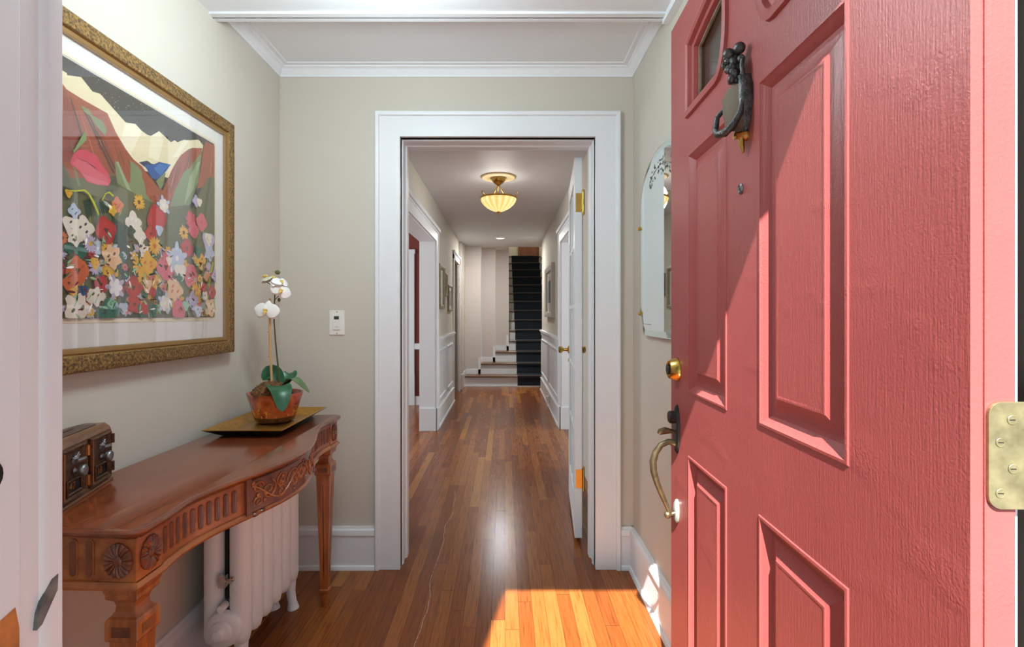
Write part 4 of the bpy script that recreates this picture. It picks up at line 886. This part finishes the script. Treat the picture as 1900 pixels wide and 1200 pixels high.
def leafm(pts, wid, mat, name='leaf', curl=.25, nrm=None):
    """a blade along pts, width wid(t), gutter-shaped in section"""
    P = [Vector(p) for p in pts]; n = 16; R = []
    def at(t):
        f = t*(len(P)-1); i = min(int(f), len(P)-2); f -= i; a = P[max(i-1, 0)]; b = P[i]; c = P[i+1]; d = P[min(i+2, len(P)-1)]
        return .5*((2*b)+(c-a)*f+(2*a-5*b+4*c-d)*f*f+(3*b-a-3*c+d)*f**3)
    w = MB(); rings = []
    for k in range(n+1):
        t = k/n; p = at(t); d = (at(min(t+.02, 1))-at(max(t-.02, 0))).normalized(); up = Vector(nrm or (0, 0, 1)); s = d.cross(up).normalized(); u = s.cross(d)
        ww = wid*sin(pi*min(1, t*.93+.07))**.7 if k < n else wid*.05
        top = [p+s*ww*q+u*curl*ww*q*q for q in (-1, -.5, 0, .5, 1)]; bot = [v-u*.0016 for v in reversed(top)]
        rings.append([tuple(v) for v in top+bot])
    w.loft(rings); return w.build(name, mat, po, smooth=60)
leafm([(.015, -.02, .135), (.035, -.06, .150), (.064, -.092, .130), (.080, -.118, .062)], .044, leaf_m, nrm=(.3, -.4, 1))
leafm([(.02, 0, .14), (.05, .01, .165), (.085, .0, .165), (.145, -.02, .120)], .026, leaf_m2)
leafm([(.02, 0, .14), (-.005, .02, .175), (-.03, .02, .195), (-.055, .01, .165)], .034, leaf_m, nrm=(.2, -1, .5))
leafm([(.02, .01, .135), (.035, .03, .17), (.045, .05, .185), (.04, .07, .19)], .028, leaf_m, nrm=(0, -1, .5))
w = MB(); w.tube([(-.010, -.005, .12), (-.013, -.005, .20), (-.018, -.006, .32), (-.018, -.006, .495)], [.0055, .005, .0048, .0042], 10)
for z in (.16, .26, .36, .45): w.lathe([(.0062, -.002), (.0066, 0), (.0062, .002)], (-.012-.012*(z-.12)/.2*.5-.002, -.005, z), 10)
w.build('bamboo_stake', stake_m, po, smooth=50)
stp = [(.018, 0, .14), (.012, 0, .22), (.002, 0, .32), (-.004, 0, .40), (-.003, 0, .47), (.0, 0, .53), (.003, 0, .57)]
w = MB(); w.tube(stp, [.0035, .0032, .003, .0028, .0026, .0024, .002], 8)
w.tube([(.0, 0, .535), (-.018, -.004, .552), (-.032, -.006, .560)], .0016, 6); w.tube([(.0, 0, .49), (.012, -.006, .50), (.03, -.01, .515)], .0016, 6); w.tube([(-.004, 0, .44), (-.01, -.02, .45)], .0016, 6)
w.build('stem', stem_m, po, smooth=50)
def bloom(c, nrm, size, rot=0, droop=.15, mat=None):
    c = Vector(c); nz = Vector(nrm).normalized(); ax = nz.cross(Vector((0, 0, 1))); ax = ax.normalized() if ax.length > .05 else Vector((1, 0, 0)); ay = ax.cross(nz)
    ax, ay = ax*cos(rot)+ay*sin(rot), ay*cos(rot)-ax*sin(rot)
    w = MB()
    for ang, ln, wd, back in ((90, .9, .33, -.004), (215, .9, .33, -.004), (325, .9, .33, -.004), (8, 1.05, .58, .001), (172, 1.05, .58, .001)):
        a = radians(ang); dx, dy = cos(a), sin(a); rings = []
        for k in range(9):
            t = k/8; l = ln*size*t; ww = wd*size*(sin(pi*min(.97, t*.82+.14))**.8); row = []
            for q in (-1, -.5, 0, .5, 1):
                u = dx*l-dy*q*ww; v = dy*l+dx*q*ww; h = back-droop*size*t*t-.05*size*q*q*abs(q)+.02*size*sin(q*3+t*4)
                row.append(c+ax*u+ay*v+nz*h)
            row += [p-nz*.0009 for p in reversed(row)]
            rings.append([tuple(p) for p in row])
        w.loft(rings)
    b = w.build('flower', mat or petal_m, po, smooth=60)
    q = MB()
    for ang, ln in ((270, .34), (30, .2), (150, .2), (300, .22), (240, .22)):
        a = radians(ang); e = c+ax*cos(a)*ln*size+ay*sin(a)*ln*size+nz*.25*size; q.tube([tuple(c+nz*.002), tuple((c+e)/2+nz*.1*size), tuple(e)], [.0045, .005, .002], 8)
    q.ball(tuple(c+nz*.006), .006, 8, 6); q.build('flower_centre', petal_c, b, smooth=60)
bloom((-.022, -.030, .445), (.05, -1, .12), .048, .1)
bloom((.030, -.018, .525), (.55, -.8, .1), .040, .5)
bloom((.0, -.012, .572), (.1, -.35, 1), .040, .9, .35)
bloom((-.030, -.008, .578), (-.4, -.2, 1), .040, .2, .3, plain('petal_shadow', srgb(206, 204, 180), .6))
bloom((.028, -.01, .560), (.7, -.5, .5), .034, 0, .3)
bud_green = plain('bud_green', srgb(92, 100, 58), .6)
w = MB(); w.ball((.010, 0, .600), (.011, .010, .009)); tag(w.build('bud', bud_green, po, smooth=60), 'small green closed bud at the top of the stem')
w = MB(); w.ball((.015, .002, .489), (.006, .006, .008)); tag(w.build('bud', bud_green, po, smooth=60), 'small green closed bud half way up the stem')

# ------------------------------------------------------------------ wall timer switch
tm = thing('wall_timer', 'white digital timer switch plate on the back wall left of the opening', 'timer switch', (-.819, YB, 1.197))
w = MB(); w.box(-.037, .037, -.006, 0, -.060, .060); w.build('plate', white_plastic, tm, bevel=.002)
w = MB(); w.box(-.020, .017, -.010, -.006, -.036, .036); w.build('body', white_plastic, tm, bevel=.0015)
w = MB(); w.box(-.0125, .011, -.0108, -.0098, .015, .031); w.build('display', lcd, tm)
w = MB(); w.box(-.017, .014, -.0115, -.0098, -.030, .010); w.box(-.008, .008, -.012, -.0115, -.022, -.0205, 1); w.build('cover_flap', [white_plastic, pewter], tm, bevel=.0008)
for z in (.052, -.052): w = MB(); w.lathe([(.003, -.006), (.003, -.0072), (.001, -.0075)], (0, 0, z), 12, 'Y'); w.build('screw', pewter, tm)

# ------------------------------------------------------------------ arched mirror on the right wall
mr = thing('arched_mirror', 'arched wall mirror with leaf pattern near its top, beside the red door', 'mirror', (XR, 2.0, 1.52))
def mshape(d=0):
    a, zb, zs, zt = .31-d, -.375+d, .17, .378-d
    pts = [(-a, zs)]+[(-a, zb+.10-(0 if d == 0 else .0))]
    pts += [(-a+.012, zb+.085), (-a+.03, zb+.075), (-a+.045, zb+.02), (-a+.07, zb), (a-.07, zb), (a-.045, zb+.02), (a-.03, zb+.075), (a-.012, zb+.085), (a, zb+.10), (a, zs)]
    # flattened arch
    for k in range(1, 24):
        t = pi*k/24; pts.append((a*cos(t), zs+(zt-zs)*sin(t)**.85))
    return pts
def mx(lst, x): return [(x, u, v) for u, v in lst]
w = MB(); w.loft([mx(mshape(0), -.012), mx(mshape(0), -.017), mx(mshape(.004), -.018)], 0, caps=False)
w.loft([mx(mshape(.004), -.018), mx(mshape(.026), -.0205)], 1, caps=False); p = mshape(.026)
for t in tessellate_polygon([[Vector((u, v, 0)) for u, v in p]]): w.add([(-.0205, p[i][0], p[i][1]) for i in t], [(0, 1, 2)], 2)
w.build('glass', [mirror_bevel, mirror_bevel, mirror_m], mr, recalc=False)
w = MB(); p = mshape(.004); w.prism(p, 'X', -.0119, -.001); w.build('backing', box_wood, mr)
w = MB(); rg = random.Random(9)
for k in range(60):
    t = rg.uniform(-1, 1); a = radians(90+t*42); y = .0+.21*cos(a)*1.0; z = .16+.14*sin(a)+rg.uniform(-.03, .02); d = rg.uniform(0, 6.28); l = rg.uniform(.012, .026)
    cy, cz = y, z; ca, sa = cos(d), sin(d)
    w.add([(-.0209, cy+u*ca-v*sa, cz+u*sa+v*ca) for u, v in ((0, 0), (l*.5, l*.2), (l, 0), (l*.5, -l*.2))], [(0, 1, 2, 3)])
w.tube([(-.0209, .0+.21*cos(radians(a)), .16+.14*sin(radians(a))) for a in range(48, 133, 6)], .0008, 4)
w.build('etched_leaves', etch_m, mr, recalc=False)
for s in (-1, 1): w = MB(); w.tube([(-.0209, s*.12, -.325), (-.0209, s*.24, -.325), (-.0209, s*.265, -.28)], .0009, 4); w.build('etched_line', etch_m, mr)
for y, z in ((-.30, .10), (.30, .10), (-.29, -.28), (.29, -.28)):
    w = MB(); w.box(-.026, 0, y-.006, y+.006, z-.008, z+.008); w.ball((-.026, y, z), .006, 8, 6); w.build('clip', brass, mr)

# ------------------------------------------------------------------ hall ceiling lamp
LXc, LYc = -.057, 4.48
lp = thing('ceiling_lamp', 'brass semi-flush ceiling lamp with lit amber ribbed bowl in the hall', 'ceiling lamp', (LXc, LYc, ZC))
w = MB(); w.lathe([(.150, 0), (.150, -.006), (.140, -.012), (.132, -.008), (.10, -.014), (.07, -.012), (.05, -.02), (.04, -.016)], (0, 0, 0), 48, 'Z', mod=lambda a, r, h: 1+(.025*abs(sin(12*a)) if r > .12 else 0)); w.build('medallion', cream_plaster, lp, smooth=40)
w = MB(); w.lathe([(.058, -.014), (.060, -.03), (.05, -.045), (.035, -.06), (.012, -.075), (.006, -.078)], (0, 0, 0), 32); w.build('canopy', brass, lp, smooth=50)
w = MB()
for k in range(3):
    a = radians(100+120*k); w.tube([(.008*cos(a), .008*sin(a), -.07), (.02*cos(a), .02*sin(a), -.10), (.05*cos(a), .05*sin(a), -.15), (.09*cos(a), .09*sin(a), -.178), (.15*cos(a), .15*sin(a), -.182), (.175*cos(a), .175*sin(a), -.170), (.180*cos(a), .180*sin(a), -.150), (.165*cos(a), .165*sin(a), -.148)], .0045, 8)
w.build('arm', brass, lp, smooth=50)
w = MB(); w.lathe([(.160, -.180), (.164, -.184), (.164, -.192), (.158, -.196)], (0, 0, 0), 48); w.build('rim_ring', brass, lp, smooth=50)
w = MB(); w.lathe([(.157, -.188), (.150, -.215), (.130, -.245), (.095, -.275), (.05, -.298), (.01, -.306)], (0, 0, 0), 64, caps=False, mod=lambda a, r, h: 1+.018*abs(sin(8*a))*(1 if r > .03 else 0)); bo = w.build('glass_bowl', bowl_m, lp, smooth=60)
w = MB(); w.lathe([(.016, -.302), (.018, -.310), (.008, -.316), (.010, -.322), (.003, -.332)], (0, 0, 0), 16); w.build('finial', brass, lp, smooth=50)
def point(name, loc, power, r, color): 
    l = bpy.data.lights.new(name, 'POINT'); l.energy = power; l.shadow_soft_size = r; l.color = color; o = bpy.data.objects.new(name, l); COL.objects.link(o); o.location = loc
point('ceiling_lamp_bulb', (LXc, LYc, ZC-.19), 12, .15, (1, .97, .92))
# recessed downlight
dl = thing('recessed_downlight', 'round recessed downlight in the hall ceiling near the stairs', 'downlight', (-.075, 8.1, ZC))
w = MB(); w.lathe([(.088, 0), (.090, -.004), (.078, -.007), (.060, -.002), (.060, 0)], (0, 0, 0), 32, caps=False); w.build('trim_ring', white_plastic, dl, smooth=50)
w = MB(); w.lathe([(.060, -.0008), (.03, -.0012), (.001, -.0014)], (0, 0, 0), 24); w.build('lens', bulb_m, dl)
area('downlight_bulb', (-.075, 8.1, ZC-.01), (0, 0, -1), .1, .1, 26, (1, .96, .9))
# added lamp above the view, put under the soffit to brighten the entry
el = thing('added_entry_lamp', 'added frosted fill lamp under the entry soffit, out of view', 'ceiling lamp', (-.40, 1.42, 2.36))
w = MB(); w.lathe([(.17, 0), (.17, -.02), (.155, -.025)], (0, 0, 0), 40); w.build('base', brass, el, smooth=40)
w = MB(); w.lathe([(.15, -.022), (.155, -.04), (.13, -.07), (.08, -.09), (.005, -.098)], (0, 0, 0), 40); w.build('glass_dome', lit('frosted_dome', (1, .97, .92, 1), 2.0, (1, 1, 1, 1)), el, smooth=60)
point('entry_fill_light', (-.40, 1.42, 2.19), 29, .14, (.80, .96, 1))

# ------------------------------------------------------------------ hall pictures
def pic(name, label, xw, sgn, y0, y1, z0, z1, fw, m_frame, m_in, depth=.03, matw=.05):
    t = thing(name, label, 'picture', (xw, (y0+y1)/2, (z0+z1)/2)); cy, cz = (y0+y1)/2, (z0+z1)/2
    L_ = lambda u, v, q: (sgn*q, u-cy, v-cz)
    w = MB(); w.frame([(fw, 0), (fw, depth), (fw*.7, depth+.006), (fw*.3, depth), (0, depth*.7), (0, 0)], (y0+fw, y1-fw, z0+fw, z1-fw), L_); w.build('frame', m_frame, t, smooth=40)
    w = MB(); xs = sorted((0, sgn*.010)); w.box(xs[0], xs[1], y0+fw-cy, y1-fw-cy, z0+fw-cz, z1-fw-cz); w.build('mat_board', mat_board, t)
    w = MB(); xs = sorted((sgn*.010, sgn*.012)); g_ = fw+matw; w.box(xs[0], xs[1], y0+g_-cy, y1-g_-cy, z0+g_-cz, z1-g_-cz); w.build('print', m_in, t)
    w = MB(); xs = sorted((sgn*.014, sgn*.016)); w.box(xs[0], xs[1], y0+fw-cy, y1-fw-cy, z0+fw-cz, z1-fw-cz); w.build('glazing', glass_m, t)
    return t
pic('picture_frame', 'larger silver-framed picture on the left hall wall, nearest of three', HL, 1, 5.66, 6.10, 1.30, 1.80, .05, silver_frame, mat_board)
pic('picture_frame', 'small high silver-framed picture between its two neighbours on the left hall wall', HL, 1, 6.24, 6.46, 1.46, 1.74, .03, silver_frame, picture_art, .02, .03)
pic('picture_frame', 'low narrow framed picture on the left hall wall beside the dark doorway', HL, 1, 6.62, 7.05, 1.28, 1.62, .03, silver_frame, picture_art, .02, .04)
pic('picture_frame', 'grey-blue print in a pale wood frame on the right hall wall', HR, -1, 6.30, 7.35, 1.20, 1.88, .07, plain('pale_frame', srgb(196, 190, 180), .45, .1), picture_art, .04, .12)
# night light plug
nl = thing('plug_adapter', 'white plug adapter with a looped cord low on the right hall wall', 'plug', (HR, 6.72, .13))
w = MB(); w.box(-.032, -.024, -.035, .035, -.055, .055); w.build('socket_plate', white_plastic, nl, bevel=.002)
w = MB(); w.box(-.075, -.032, -.028, .028, -.02, .035); w.build('adapter', white_plastic, nl, bevel=.005)
w = MB(); w.tube([(-.06, 0, -.02), (-.07, -.01, -.07), (-.055, .02, -.115), (-.05, .06, -.06), (-.06, .05, .05), (-.045, .02, .08), (-.04, -.02, .02)], .004, 6); w.build('cord', white_plastic, nl, smooth=60)
